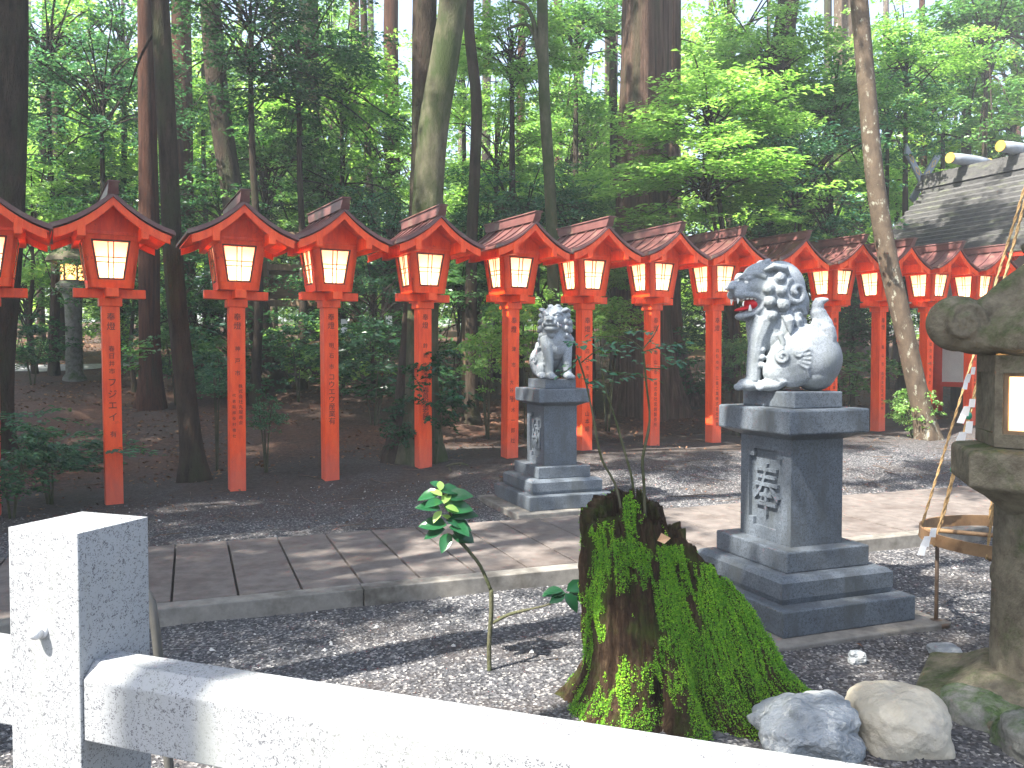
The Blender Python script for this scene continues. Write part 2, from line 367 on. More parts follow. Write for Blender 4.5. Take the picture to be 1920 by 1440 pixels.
def m_stump_():
    m, nt, b, ns, ls = M_('rotten_stump_wood')
    n = noise(ns, ls, coords(ns, ls, (10,10,2.6)), 3.0, 8, .75, .8); r = ramp(ns, [(.3, (.008,.005,.004)), (.5, (.034,.02,.012)), (.72, (.10,.068,.04))]); ls.new(n.outputs[0], r.inputs[0])
    co = coords(ns, ls); n2 = noise(ns, ls, co, 5, 5, .7); r2 = ramp(ns, [(.5, (0,0,0)), (.66, (1,1,1))]); ls.new(n2.outputs[0], r2.inputs[0])
    c = mixc(ns, ls, r2.outputs[0], r.outputs[0], (.04,.052,.012)); ls.new(c, b.inputs['Base Color']); b.inputs['Roughness'].default_value = .95; b.inputs['Specular IOR Level'].default_value = .1
    bump(ns, ls, n.outputs[0], 1.0, .03, b); return m
m_stump = m_stump_()
m_moss = leafmat('bright_moss', [(.035,.13,.008), (.12,.31,.018), (.30,.50,.03)], .25, .8, 7)

# ------------------------------------------------------------------ ground
def axis(lo, hi, near_lo, near_hi, fine, grow):
    a = list(np.arange(near_lo, near_hi, fine)); s = fine
    while a[-1] < hi: s *= grow; a.append(a[-1]+s)
    s = fine; b = [near_lo]
    while b[-1] > lo: s *= grow; b.append(b[-1]-s)
    return np.array(b[:0:-1]+a)
xs = axis(-260, 260, -9, 12, .09, 1.13); ys = axis(-60, 320, 1.2, 22, .09, 1.11)
X, Y = np.meshgrid(xs, ys); Z = ground_z(X, Y)
# terrain drops a little under the path slabs
Vg = np.stack([X.ravel(), Y.ravel(), Z.ravel()], 1); nx = len(xs); ny = len(ys)
I = (np.arange(ny-1)[:, None]*nx+np.arange(nx-1)[None, :]).ravel()
kind(link('ground', npmesh('ground', Vg, np.stack([I, I+1, I+1+nx, I+nx], 1), m_ground, True)))

# path: kerb front line runs through K0 along E2
K0 = Vector((-.89, 5.02, 0)); PZ = .10; PW = 1.70
def pp(s, t, z): return K0+E2*s+E1*t+Vector((0,0,z))
rnd = random.Random(4)
mb = MB(); kb = MB()
s = -7.28; jn = []
while s < 16:
    L = .365
    for (t0, t1) in ((.137, PW),):
        g = .007; dz = rnd.uniform(-.002, .002)
        mb.hexa([pp(s+g, t0+g, -.1), pp(s+L-g, t0+g, -.1), pp(s+L-g, t1, -.1), pp(s+g, t1, -.1),
                 pp(s+g, t0+g, PZ+dz), pp(s+L-g, t0+g, PZ+dz), pp(s+L-g, t1, PZ+dz), pp(s+g, t1, PZ+dz)])
    s += L
s = -7.2
while s < 16:
    g = .003; L = 1.8
    kb.hexa([pp(s+g, 0, -.15), pp(s+L-g, 0, -.15), pp(s+L-g, .132, -.15), pp(s+g, .132, -.15),
             pp(s+g, 0, PZ+.002), pp(s+L-g, 0, PZ+.002), pp(s+L-g, .132, PZ+.002), pp(s+g, .132, PZ+.002)])
    s += L
kind(mb.build('path', m_path, bevel=.004)); kind(kb.build('path_kerb', m_kerb, bevel=.006))
bed = MB().hexa([pp(-7, .02, -.2), pp(16, .02, -.2), pp(16, PW-.02, -.2), pp(-7, PW-.02, -.2), pp(-7, .02, PZ-.03), pp(16, .02, PZ-.03), pp(16, PW-.02, PZ-.03), pp(-7, PW-.02, PZ-.03)])
kind(bed.build('path_bed', pm('joint_dirt', (.02,.017,.015), (.05,.042,.036), 20, .95, .2)))
# far side path, left, behind the lanterns
fp = MB()
pts = [P(-150, 700, 15.5), P(0, 696, 15.8), P(90, 693, 16.2), P(250, 684, 17.2)]
for a, b in zip(pts[:-1], pts[1:]):
    n_ = 8
    for i in range(n_):
        p = a.lerp(b, i/n_); q = a.lerp(b, (i+1)/n_); d = Vector((0, .9, 0))
        c_ = [p, q, q+d, p+d]; fp.add([Vector((v.x, v.y, gz(v.x, v.y)+.03)) for v in c_], [(0,1,2,3)])
kind(fp.build('forest_path', pm('grey_trodden_gravel', (.2,.2,.21), (.34,.34,.35), 12, .9, .3)))

# gravel pebbles near the path, fallen leaves behind the lanterns
rg = np.random.default_rng(11)
def pebbles(n, xr, yr, r0, r1, test):
    x = rg.uniform(*xr, n); y = yr[0]+(yr[1]-yr[0])*rg.random(n)**1.2
    k = (np.abs(x) < .66*y+.3) & test(x, y); x = x[k]; y = y[k]; n = len(x)
    z = ground_z(x, y); s = rg.uniform(r0, r1, n)*(1+.8*(rg.random(n) > .95))
    base = np.array([(1,0,0),(0,1,0),(-1,0,0),(0,-1,0),(.2,.1,.75),(0,0,-.6)], float)
    a = rg.uniform(0, 6.28, n); ca, sa = np.cos(a), np.sin(a); st = rg.uniform(.55, 1, n)
    v = base[None]*s[:, None, None]*(1+.35*(rg.random((n, 6, 1))-.5)); v[:, :, 1] *= st[:, None]
    vx = v[:, :, 0]*ca[:, None]-v[:, :, 1]*sa[:, None]; vy = v[:, :, 0]*sa[:, None]+v[:, :, 1]*ca[:, None]
    V = np.stack([vx+x[:, None], vy+y[:, None], v[:, :, 2]+z[:, None]+.1*s[:, None]], 2).reshape(-1, 3)
    F = np.array([(0,1,4),(1,2,4),(2,3,4),(3,0,4),(1,0,5),(2,1,5),(3,2,5),(0,3,5)])
    return V, (F[None]+6*np.arange(n)[:, None, None]).reshape(-1, 3)
def offpath(x, y):
    t = (x-K0.x)*E1.x+(y-K0.y)*E1.y; return (t < -.01) | (t > PW+.01)
V, F = pebbles(60000, (-5, 7), (1.6, 9.5), .0045, .011, lambda x, y: offpath(x, y) & ((y < 6.2) | (rg.random(len(x)) < .5)) & (rowq(x, y) < -.2))
kind(link('gravel', npmesh('gravel', V, F, m_pebble)), 'stuff')

def leaves_np(C, N, A, size, wid=.32, fold=.12):
    """C centres, N normals, A in-plane axes, size per leaf -> V, F of folded rhombic leaves"""
    n = len(C); N = N/np.linalg.norm(N, axis=1)[:, None]; A = A-N*np.sum(A*N, 1)[:, None]; A /= (np.linalg.norm(A, axis=1)[:, None]+1e-9)
    B = np.cross(N, A); s = size[:, None]
    f = N*s*fold
    v = np.stack([C-A*s*.5, C+B*s*wid-A*s*.08+f, C+A*s*.5-f*.6, C-B*s*wid-A*s*.08+f], 1).reshape(-1, 3)
    i = 4*np.arange(n)[:, None]
    return v, i+np.array([[0, 1, 2, 3]])
def litter(n, x, y, s0, s1, dz=.006):
    z = ground_z(x, y)+dz; k = len(x)
    N = np.stack([rg.normal(0, .35, k), rg.normal(0, .35, k), np.ones(k)], 1); A = rg.normal(0, 1, (k, 3))
    return leaves_np(np.stack([x, y, z], 1), N, A, rg.uniform(s0, s1, k), .33)
n = 26000; x = rg.uniform(-13, 13, n); y = rg.uniform(8.5, 24, n); q = rowq(x, y)
k = (q > .9+.5*rg.random(n)) & (np.abs(x) < .68*y) & (fbm(x*.7, y*.7, 3, 2) > -.45)
V, F = litter(0, x[k], y[k], .04, .09)
kind(link('leaf_litter', npmesh('leaf_litter', V, F, m_litter)), 'stuff')
n = 3200; x = rg.uniform(-8, 9, n); y = rg.uniform(2.4, 13, n)**1.0; k = (np.abs(x) < .64*y) & offpath(x, y) & (rg.random(n) < .12+.88*(y > 7.2))
V, F = litter(0, x[k], y[k], .015, .05, .012)
kind(link('scattered_leaves', npmesh('scattered_leaves', V, F, m_litter)), 'stuff')

tw = MB(); rr_ = random.Random(31)
for i in range(260):
    y = rr_.uniform(6.9, 15); x = rr_.uniform(-.62, .55)*y
    if abs(x) < 9 and bool(offpath(np.array(x), np.array(y))):
        a = rr_.uniform(0, 6.28); L = rr_.uniform(.06, .28); z = gz(x, y)+.008; b_ = a+rr_.uniform(-.6, .6)
        p1 = (x+math.cos(a)*L, y+math.sin(a)*L); p2 = (p1[0]+math.cos(b_)*L*.7, p1[1]+math.sin(b_)*L*.7)
        tw.tube([(x, y, z), (p1[0], p1[1], gz(*p1)+.014), (p2[0], p2[1], gz(*p2)+.01)], [.004, .0035, .002], 4)
kind(tw.build('fallen_twigs', pm('twig_bark', (.06,.04,.03), (.18,.13,.10), 9, .85, .2)), 'stuff')

# ------------------------------------------------------------------ text as mesh
_tc = {}
def glyph(ch):
    if ch not in _tc:
        cu = D.curves.new('glyph', 'FONT'); cu.body = ch; cu.size = 1; cu.align_x = 'CENTER'; cu.align_y = 'CENTER'; cu.resolution_u = 3
        o = D.objects.new('glyph', cu); COL.objects.link(o)
        dg = bpy.context.evaluated_depsgraph_get(); me = o.evaluated_get(dg).to_mesh()
        v = [tuple(p.co) for p in me.vertices]; f = [tuple(p.vertices) for p in me.polygons]
        if v:
            cx = (min(p[0] for p in v)+max(p[0] for p in v))/2; cy = (min(p[1] for p in v)+max(p[1] for p in v))/2
            v = [(p[0]-cx, p[1]-cy) for p in v]
        o.evaluated_get(dg).to_mesh_clear(); D.objects.remove(o); D.curves.remove(cu); _tc[ch] = (v, f)
    return _tc[ch]

# ------------------------------------------------------------------ red lanterns
LANT = [(-22,1),(210,0),(442,0),(618,0),(793,0),(955,0),(1095,0),(1222,0),(1338,0),(1452,0),(1556,0),(1647,0),(1735,0),(1820,0)]
ROT = RAD(28.5)
def lant_pos(i):
    Yd = 8.54+.55*(i-1); u = (LANT[i][0]-960)/FPX
    x = u*Yd; zc = 2.127+.0235*(i-1)      # height of the cross beam
    return x, Yd, zc-2.13
RW = .550; RD = .60
def prof(t):   # roof line, 0 at the ridge, drop at |t|=1
    t = abs(t); return -.335*(.45*t+.55*(1-(1-t)**2.0))
def make_lantern():
    r = empty('red_lantern')
    MB().box((0,0,.85), (.165,.165,2.32)).build('post', m_red, r, .006)
    MB().box((0,0,2.045), (.21,.21,.082)).build('collar', m_red, r, .005)
    MB().box((0,0,2.132), (.66,.11,.09)).build('cross_beam', m_red, r, .004)
    MB().box((0,0,2.129), (.112,.66,.084)).build('cross_beam', m_red, r, .004)
    z0, z1 = 2.178, 2.70
    h = lambda z: .205+.062*(z-z0)/(z1-z0)
    wz0, wz1 = 2.262, 2.645
    ww = lambda z: .118+.058*(z-wz0)/(wz1-wz0)
    bd = MB()
    bd.box((0,0,z0+.01), (.40,.40,.02)); bd.box((0,0,z1+.006), (.56,.56,.03))
    for k in range(4):
        R = Matrix.Rotation(k*math.pi/2, 3, 'Z')
        def fp_(x, z, d): return R@Vector((x, -(h(z)-d), z))
        def bar(m_, xa0, xb0, za, xa1, xb1, zb, d0, d1):
            m_.hexa([fp_(xa0,za,d0), fp_(xb0,za,d0), fp_(xb0,za,d1), fp_(xa0,za,d1), fp_(xa1,zb,d0), fp_(xb1,zb,d0), fp_(xb1,zb,d1), fp_(xa1,zb,d1)])
        e = .0
        bar(bd, -h(z0)+e, h(z0)-e, z0, -h(wz0)+e, h(wz0)-e, wz0, 0, .035)
        bar(bd, -h(wz1), h(wz1), wz1, -h(z1), h(z1), z1, 0, .035)
        bar(bd, -h(wz0), -ww(wz0), wz0, -h(wz1), -ww(wz1), wz1, .0, .035)
        bar(bd, ww(wz0), h(wz0), wz0, ww(wz1), h(wz1), wz1, .0, .035)
        fr = MB(); a = .016
        bar(fr, -ww(wz0), ww(wz0), wz0, -ww(wz0+a), ww(wz0+a), wz0+a, -.002, .02)
        bar(fr, -ww(wz1-a), ww(wz1-a), wz1-a, -ww(wz1), ww(wz1), wz1, -.002, .02)
        za, zb = wz0+a, wz1-a
        bar(fr, -ww(za), -ww(za)+a, za, -ww(zb), -ww(zb)+a, zb, -.0015, .02)
        bar(fr, ww(za)-a, ww(za), za, ww(zb)-a, ww(zb), zb, -.0015, .02)
        wf = fr.build('window_frame', m_dkframe, r)
        mu = MB(); w = .0048
        for xx in (-.022, .022): bar(mu, xx-w, xx+w, za, xx*1.15-w, xx*1.15+w, zb, .004, .013)
        for t in (.43, .57):
            z = za+(zb-za)*t; bar(mu, -ww(z)+a, ww(z)-a, z-w, -ww(z)+a, ww(z)-a, z+w, .005, .0125)
        mu.build('lattice', m_dkframe, wf)
        pn = MB(); bar(pn, -ww(za)-.004, ww(za)+.004, za-.006, -ww(zb)-.004, ww(zb)+.004, zb+.006, .021, .024)
        pn.v = pn.v[:8]; pn.f = [(0,1,5,4)]; pn.sm = [False]
        pn.build('pane', m_paper, r)
    bd.build('lamp_box', m_red, r, .003)
    # gable panel, roof
    ZA = 3.015   # underside of roof sheet at ridge
    n = 14
    def strip(m_, y0, y1, top, bot, w, t0=-1, t1=1):
        for i in range(n):
            a, b = t0+(t1-t0)*i/n, t0+(t1-t0)*(i+1)/n
            za, zb = ZA+prof(a), ZA+prof(b)
            m_.hexa([(a*w,y0,za+bot),(b*w,y0,zb+bot),(b*w,y1,zb+bot),(a*w,y1,za+bot),(a*w,y0,za+top),(b*w,y0,zb+top),(b*w,y1,zb+top),(a*w,y1,za+top)])
    rf = MB(); strip(rf, -RD, RD, .03, .002, RW); roof = rf.build('roof', m_copper, r)
    for yy in (-RD+.03, -.36, -.12, .12, .36, RD-.03):
        rb = MB(); strip(rb, yy-.012, yy+.012, .052, .031, RW-.01); rb.build('roof_batten', m_copper, roof)
    rg_ = MB(); zz = ZA+.02
    rg_.hexa([(-.05,-RD+.0,zz),(.05,-RD+.0,zz),(.05,RD-.0,zz),(-.05,RD,zz),(-.042,-RD-.055,zz+.105),(.042,-RD-.055,zz+.105),(.042,RD+.055,zz+.105),(-.042,RD+.055,zz+.105)])
    rg_.hexa([(-.058,-RD-.06,zz+.106),(.058,-RD-.06,zz+.106),(.058,RD+.06,zz+.106),(-.058,RD+.06,zz+.106),(-.05,-RD-.065,zz+.122),(.05,-RD-.065,zz+.122),(.05,RD+.065,zz+.122),(-.05,RD+.065,zz+.122)])
    rg_.build('ridge', m_copper, roof, .003)
    so = MB(); strip(so, -RD+.06, RD-.06, -.001, -.02, RW-.03); so.build('soffit', m_red, r)
    for s_ in (-1, 1):
        bb = MB(); y0, y1 = sorted((s_*(RD-.055), s_*(RD-.02)))
        strip(bb, y0, y1, .0005, -.082, RW-.05); bb.build('bargeboard', m_red, r)
    gx = .25
    for y0, y1 in ((-.262,-.242),(.242,.262)):
        gp = MB()
        for i in range(n):
            a, b = -gx+2*gx*i/n, -gx+2*gx*(i+1)/n
            za, zb = ZA+prof(a/RW)-.022, ZA+prof(b/RW)-.022
            gp.hexa([(a,y0,z1),(b,y0,z1),(b,y1,z1),(a,y1,z1),(a,y0,za),(b,y0,zb),(b,y1,zb),(a,y1,za)])
        gp.build('gable_panel', m_red, r)
    for s_ in (-1, 1):
        zt = ZA+prof(.27/RW)-.024
        MB().box((s_*.275, 0, zt-.085), (.07, 2*RD-.025, .13)).build('purlin', m_red, r, .003)
    ld = D.lights.new('lamp', 'POINT'); ld.energy = 4.6; ld.color = (1.0, .74, .42); ld.shadow_soft_size = .045
    lo = D.objects.new('lamp', ld); COL.objects.link(lo); lo.parent = r; lo.location = (0,0,2.36); ld.energy = 4.0
    return r
TXT = {1:[('奉燈',1,.062,1.90,.095),('春日井市',1,.045,1.58,.075),('フジエイ',1,.068,1.24,.115),('有',1,.05,.72,.06)],
 2:[('奉燈',1,.062,1.90,.095),('神戸市',1,.045,1.56,.13),('株式会社丸服商会',1.35,.034,1.16,.056),('代表取締役村橋社',.55,.028,1.06,.062)],
 3:[('奉燈',1,.062,1.90,.095),('明石市',1,.045,1.58,.12),('コウエウ産業有',1,.062,1.22,.083)],
 4:[('奉燈',1,.062,1.90,.095),('鈴鹿市',1,.045,1.56,.115),('株式会社',1,.03,1.22,.04),('春泉堂老舗',1,.066,1.02,.078)],
 5:[('奉燈',1,.066,1.86,.11),('津市',1,.05,1.5,.2),('大谷町',.7,.045,1.08,.1),('鈴木一郎社',1,.05,.86,.13)],
 6:[('奉燈',1,.066,1.86,.11),('四日市市寺方町',1,.05,1.45,.11),('山本組',1,.055,.62,.1)],
 7:[('奉燈',1,.066,1.86,.11),('亀山市',1,.05,1.42,.14),('株式会社宮崎製作所',1,.045,.98,.072)],
 8:[('奉燈',1,.066,1.86,.11),('四日市市',1,.045,1.42,.085),('三重工業株式会社代表',1,.045,1.02,.075)]}
def inscription(i, parent):
    rows = TXT.get(i, TXT[{0:1,9:6,10:8,11:7,12:6,13:8}.get(i, 6)])
    mb = MB()
    for body, xo, size, z, dz in rows:
        for j, ch in enumerate(body):
            v, f = glyph(ch); zc = z-j*dz; x0 = (xo-1)*.085
            sx = size*1.3
            mb.add([(p[0]*sx+x0, -.0845, p[1]*size*1.35+zc) for p in v], f)
    return mb.build('inscription', m_ink, parent)
ORD = ['first','second','third','fourth','fifth','sixth','seventh','eighth','ninth','tenth','eleventh','twelfth','thirteenth','fourteenth']
LLAB = ['red roofed lantern cut off by the left edge of the photo',
 'red lantern whose post reads 春日井市フジエイ, standing behind the white granite post',
 'red lantern with two columns of small writing, just right of the slanting dark trunk',
 'red lantern whose post reads 明石市コウエウ産業, third whole lantern from the left',
 'red lantern in front of the forked moss-green trunk, leafy bush around its post',
 'red lantern with weathered lichen-pale roof, immediately left of the small far guardian statue',
 'red lantern standing directly behind the small far guardian statue',
 'red lantern with maple leaves crossing its post, right of the small far statue',
 'red lantern immediately left of the large near guardian statue',
 'red lantern mostly hidden behind the head of the large near statue',
 'red lantern with its post hidden behind the raised tail of the large near statue',
 'red lantern partly covered by the leaning lichen-spotted trunk',
 'red lantern between the leaning trunk and the mossy scrolled stone roof',
 'red lantern furthest right, its post hidden behind the mossy stone lantern']
proto = make_lantern()
lanterns = []
for i in range(14):
    r = proto if i == 0 else copy_tree(proto)
    x, y, z = lant_pos(i); r.location = (x, y, z); r.rotation_euler = (0, 0, ROT+RAD([0,1.5,-1.8,1.2,-.9,1.6,-1.5,1,-1.2,.8,0,1.3,-.9,.6][i])); r.rotation_euler.x = RAD([0,.3,-.3,.4,-.5,.2,.5,-.4,.3,-.2,.4,-.4,.2,0][i]); r.rotation_euler.y = RAD([.2,-.3,.35,-.25,.2,.5,-.3,.4,-.5,.3,-.2,.3,.4,-.3][i])
    tag(r, LLAB[i], 'lantern', 'row of red roofed lanterns'); lanterns.append(r)
for i, r in enumerate(lanterns): inscription(i, r)

# ------------------------------------------------------------------ guardian statues on pedestals
def pedestal(C, sc, char, label):
    r = empty('stone_pedestal', (C[0], C[1], C[2]), math.atan2(E2.y, E2.x)); r.scale = (sc, sc, sc)
    def tier(name, a, b, z0, z1, bev=.008, mat=m_grey_gr): return MB().box((0,0,(z0+z1)/2), (b, a, z1-z0)).build(name, mat, r, bev)
    tier('base_slab', 1.22, 1.22, -.12, .030, .01, m_kerb)
    tier('step', 1.02, .90, .030, .168)
    # moulded step
    mb = MB(); n = 5; pr = [(0,.168),(.012,.20),(.012,.285),(-.01,.305),(-.03,.312)]
    for (o0, za), (o1, zb) in zip(pr[:-1], pr[1:]):
        A, B = .80/2, .74/2
        mb.hexa([(-B-o0,-A-o0,za),(B+o0,-A-o0,za),(B+o0,A+o0,za),(-B-o0,A+o0,za),(-B-o1,-A-o1,zb),(B+o1,-A-o1,zb),(B+o1,A+o1,zb),(-B-o1,A+o1,zb)])
    mb.build('moulded_step', m_grey_gr, r)
    tier('upper_step', .66, .575, .3125, .428)
    # shaft with a sunken panel on the left face (local -x)
    A, B = .46/2, .36/2; z0, z1 = .4285, 1.03; mb = MB()
    pa, pb, pz0, pz1 = -.15, .15, .50, .955; dp = .022
    mb.hexa([(-B+dp,-A,z0),(B,-A,z0),(B,A,z0),(-B+dp,A,z0),(-B+dp,-A,z1),(B,-A,z1),(B,A,z1),(-B+dp,A,z1)])
    for y0, y1, za, zb in ((-A,pa,z0,z1),(pb,A,z0,z1),(pa,pb,z0,pz0),(pa,pb,pz1,z1)):
        mb.box((-B+dp/2-.0005, (y0+y1)/2, (za+zb)/2), (dp+.001, y1-y0, zb-za))
    for y0, za in ((pa,pz0),(pb,pz0),(pa,pz1),(pb,pz1)):     # notched corners of the panel
        mb.box((-B+dp/2-.001, y0+(.022 if y0 < 0 else -.022), za+(.022 if za < .7 else -.022)), (dp+.002, .045, .045))
    mb.build('shaft', m_grey_gr, r)
    cb = MB(); v, f = glyph(char); sy, sz = .25, .33; n = len(v)
    zc = .725
    fr = [(-B+.002, -p[0]*sy, p[1]*sz+zc) for p in v]; bk = [(-B+dp-.001+.0, -p[0]*sy, p[1]*sz+zc) for p in v]
    from collections import Counter
    ed = Counter(); 
    for g in f:
        for a_, b_ in zip(g, g[1:]+g[:1]): ed[(a_, b_)] += 1
    side = [(a_, b_, b_+n, a_+n) for (a_, b_) in ed if (b_, a_) not in ed]
    cb.add(fr+bk, list(f)+side); cb.build('carved_character', m_grey_gr, r)
    # tapered neck and cap
    mb = MB(); ca, cb_ = .66/2, .56/2
    mb.hexa([(-B-.001,-A-.001,1.03),(B+.001,-A-.001,1.03),(B+.001,A+.001,1.03),(-B-.001,A+.001,1.03),(-cb_+.015,-ca+.015,1.066),(cb_-.015,-ca+.015,1.066),(cb_-.015,ca-.015,1.066),(-cb_+.015,ca-.015,1.066)])
    mb.build('neck', m_grey_gr, r)
    tier('cap', .66, .56, 1.0665, 1.206, .012)
    tier('plinth', .47, .34, 1.2065, 1.30, .008)
    tag(r, label, 'pedestal', 'stepped granite pedestals'); return r
PN = Vector((1.648, 4.97, 0)); PF = Vector((.394, 8.38, .03))
pedestal(PN, 1.0, '奉', 'large near grey granite pedestal with carved 奉 on its shaft, right of the mossy stump')
pedestal(PF, .96, '納', 'small far grey granite pedestal in dappled light beyond the stone path')

def spiral(mb, c, nrm, R, r0, turns=1.6, up=None, hand=1, h=.006):
    nrm = Vector(nrm).normalized(); a = nrm.orthogonal().normalized() if up is None else (Vector(up)-nrm*Vector(up).dot(nrm)).normalized(); b = nrm.cross(a)*hand
    pts = []; rs = []; N = 22
    for i in range(N+1):
        t = i/N; rr = R*(1-.86*t); an = 2*math.pi*turns*t
        pts.append(Vector(c)+a*rr*math.cos(an)+b*rr*math.sin(an)+nrm*(h*t*2)); rs.append(r0*(1-.35*t))
    mb.tube(pts, rs, 7)
def komainu(loc, face, yaw, sc, openm, label, hs=1.0):
    """seated guardian lion-dog: body along local +x, head turned by yaw"""
    r = empty('guardian_statue', loc, face); r.scale = (sc, sc, sc)
    b = MB()
    Ry = lambda a: Matrix.Rotation(a, 3, 'Y')
    Rz = lambda a: Matrix.Rotation(a, 3, 'Z')
    # rump, belly, chest
    b.ball((-.15,0,.185), (.165,.175,.175)); b.ball((-.05,0,.25), (.16,.145,.16), Ry(-.5)); b.ball((.05,0,.34), (.15,.135,.16), Ry(-.6)); b.ball((.105,0,.39), (.125,.125,.14))
    b.ball((.15,0,.33), (.075,.09,.10)); b.ball((.165,.035,.335), (.05,.045,.05)); b.ball((.165,-.035,.335), (.05,.045,.05))
    b.ball((-.16,0,.10), (.12,.15,.10)); b.ball((-.19,0,.16), (.09,.12,.13))
    for s_ in (-1, 1):
        b.ball((-.045,.118*s_,.165), (.145,.068,.145), Ry(.25)); b.ball((.03,.125*s_,.115), (.09,.055,.085), Ry(.8))   # thigh, knee
        b.tube([(.05,.13*s_,.10),(.0,.135*s_,.05),(.045,.135*s_,.035)], [.045,.04,.038], 10)
        b.ball((.075,.137*s_,.036), (.07,.045,.038))
        for k in range(4): b.ball((.125,(.137+(k-1.5)*.021)*s_,.022), (.026,.0125,.021))
        b.tube([(.10,.10*s_,.42),(.145,.105*s_,.30),(.165,.10*s_,.17),(.17,.10*s_,.06)], [.075,.058,.046,.044], 12)
        b.ball((.135,.105*s_,.33), (.065,.045,.075))
        b.ball((.195,.10*s_,.036), (.072,.050,.04))
        for k in range(4): b.ball((.252,(.10+(k-1.5)*.0235)*s_,.022), (.028,.0135,.023))
        # flank and leg curls in relief
        spiral(b, (-.005,.180*s_,.20), (.15,s_,.2), .045, .013, 1.5, (0,0,1), s_)
        spiral(b, (-.09,.176*s_,.215), (-.2,s_,.3), .032, .011, 1.4, (-1,0,0), s_)
        for k in range(5):
            a = RAD(150+k*16); b.tube([(-.04+.05*math.cos(a), .178*s_, .19+.05*math.sin(a)), (-.05+.10*math.cos(a), .172*s_, .19+.10*math.sin(a)), (-.06+.13*math.cos(a+.25), .155*s_, .18+.135*math.sin(a+.25))], [.011,.012,.004], 6)
        for k in range(4): b.ball((.118,.125*s_,.15+.045*k), (.02,.022,.02))      # tufts behind the fore leg
        b.tube([(.02,.15*s_,.33),(.0,.155*s_,.27),(.03,.165*s_,.22)], [.02,.018,.006], 7)
    # flame tail
    b.ball((-.215,0,.23), (.06,.07,.08))
    b.tube(smoothpts([Vector(q) for q in ((-.19,0,.20),(-.225,0,.29),(-.205,0,.39),(-.175,0,.46),(-.185,0,.515),(-.235,0,.53))], 3), [.052]*4+[.056]*3+[.048]*3+[.036]*3+[.023,.015,.007], 10)
    for s_ in (-1, 1):
        b.tube(smoothpts([Vector(q) for q in ((-.20,.045*s_,.20),(-.24,.05*s_,.28),(-.23,.04*s_,.36),(-.205,.02*s_,.43))], 3), [.04]*4+[.042]*3+[.02]*2+[.006], 8)
        b.tube(smoothpts([Vector(q) for q in ((-.17,.035*s_,.22),(-.185,.045*s_,.30),(-.165,.035*s_,.39),(-.165,.01*s_,.45))], 3), [.030]*4+[.031]*3+[.016]*2+[.006], 8)
    spiral(b, (-.205,.088,.29), (0,1,.1), .030, .010); spiral(b, (-.205,-.088,.29), (0,-1,.1), .030, .010)
    # ---- head: local frame +X forward, placed on the neck
    H = Vector((.085, 0, .56)); Rh = Rz(yaw)
    def hp(x, y, z): return H+Rh@(Vector((x, y, z))*hs)
    def hb(c, rr, m=None):
        rr = tuple(q*hs for q in rr); b.ball(hp(*c), rr, Rh@m if m is not None else Rh)
    b.ball((.08,0,.46), (.135,.14,.14))
    hb((-.02,0,.02), (.165,.150,.165)); hb((-.08,0,-.05), (.13,.14,.15)); hb((-.03,0,-.12), (.13,.13,.11)); hb((-.02,0,.10), (.125,.115,.085))
    hb((.09,0,.045), (.11,.105,.085)); hb((.055,0,.10), (.11,.10,.085)); hb((.16,0,.03), (.08,.08,.055)); hb((.222,0,.05), (.035,.045,.032))       # skull, muzzle, nose
    hb((.248,.022,.04), (.018,.018,.016)); hb((.248,-.022,.04), (.018,.018,.016))
    hb((.19,.05,.005), (.05,.026,.032)); hb((.19,-.05,.005), (.05,.026,.032))
    if openm:
        hb((.125,0,-.100), (.085,.062,.026), Ry(.3)); hb((.175,0,-.118), (.035,.05,.022)); hb((.06,0,-.06), (.06,.095,.06))
        for s_ in (-1, 1):
            b.tube([hp(.225,.03*s_,-.008), hp(.185,.07*s_,.0), hp(.13,.078*s_,-.005), hp(.085,.083*s_,-.03), hp(.09,.083*s_,-.07), hp(.13,.068*s_,-.105), hp(.185,.045*s_,-.118)], [x*hs for x in (.013,.016,.016,.016,.016,.014,.013)], 8)
    else:
        hb((.135,0,-.045), (.095,.082,.045)); hb((.19,0,-.05), (.045,.062,.032))
        for s_ in (-1, 1):
            b.tube([hp(.232,.0,-.004), hp(.21,.055*s_,-.008), hp(.15,.088*s_,-.018), hp(.11,.095*s_,-.03)], [x*hs for x in (.012,.014,.014,.012)], 8)
    for s_ in (-1, 1):
        hb((.145,.052*s_,.095), (.045,.034,.022), Ry(.35))               # brow
        b.tube([hp(.20,.02*s_,.088), hp(.17,.055*s_,.112), hp(.12,.085*s_,.112), hp(.08,.10*s_,.09)], [x*hs for x in (.012,.018,.019,.015)], 8)
        hb((.155,.05*s_,.068), (.026,.02,.022))                           # eye socket ball
        b.tube([hp(.09,.10*s_,.13), hp(.05,.125*s_,.15), hp(-.01,.13*s_,.14), hp(-.04,.12*s_,.10)], [x*hs for x in (.018,.034,.036,.02)], 9, flat=.6)   # ear
        # curls of the mane in rows round the cheek and neck
        spiral(b, hp(-.075,.135*s_,.01), Rh@Vector((-.12,s_,.1)), .075*hs, .02*hs, 1.4, (.4,0,1), s_, .012)
        spiral(b, hp(-.085,.125*s_,-.115), Rh@Vector((-.12,s_,-.1)), .055*hs, .017*hs, 1.3, (-1,0,0), s_, .010)
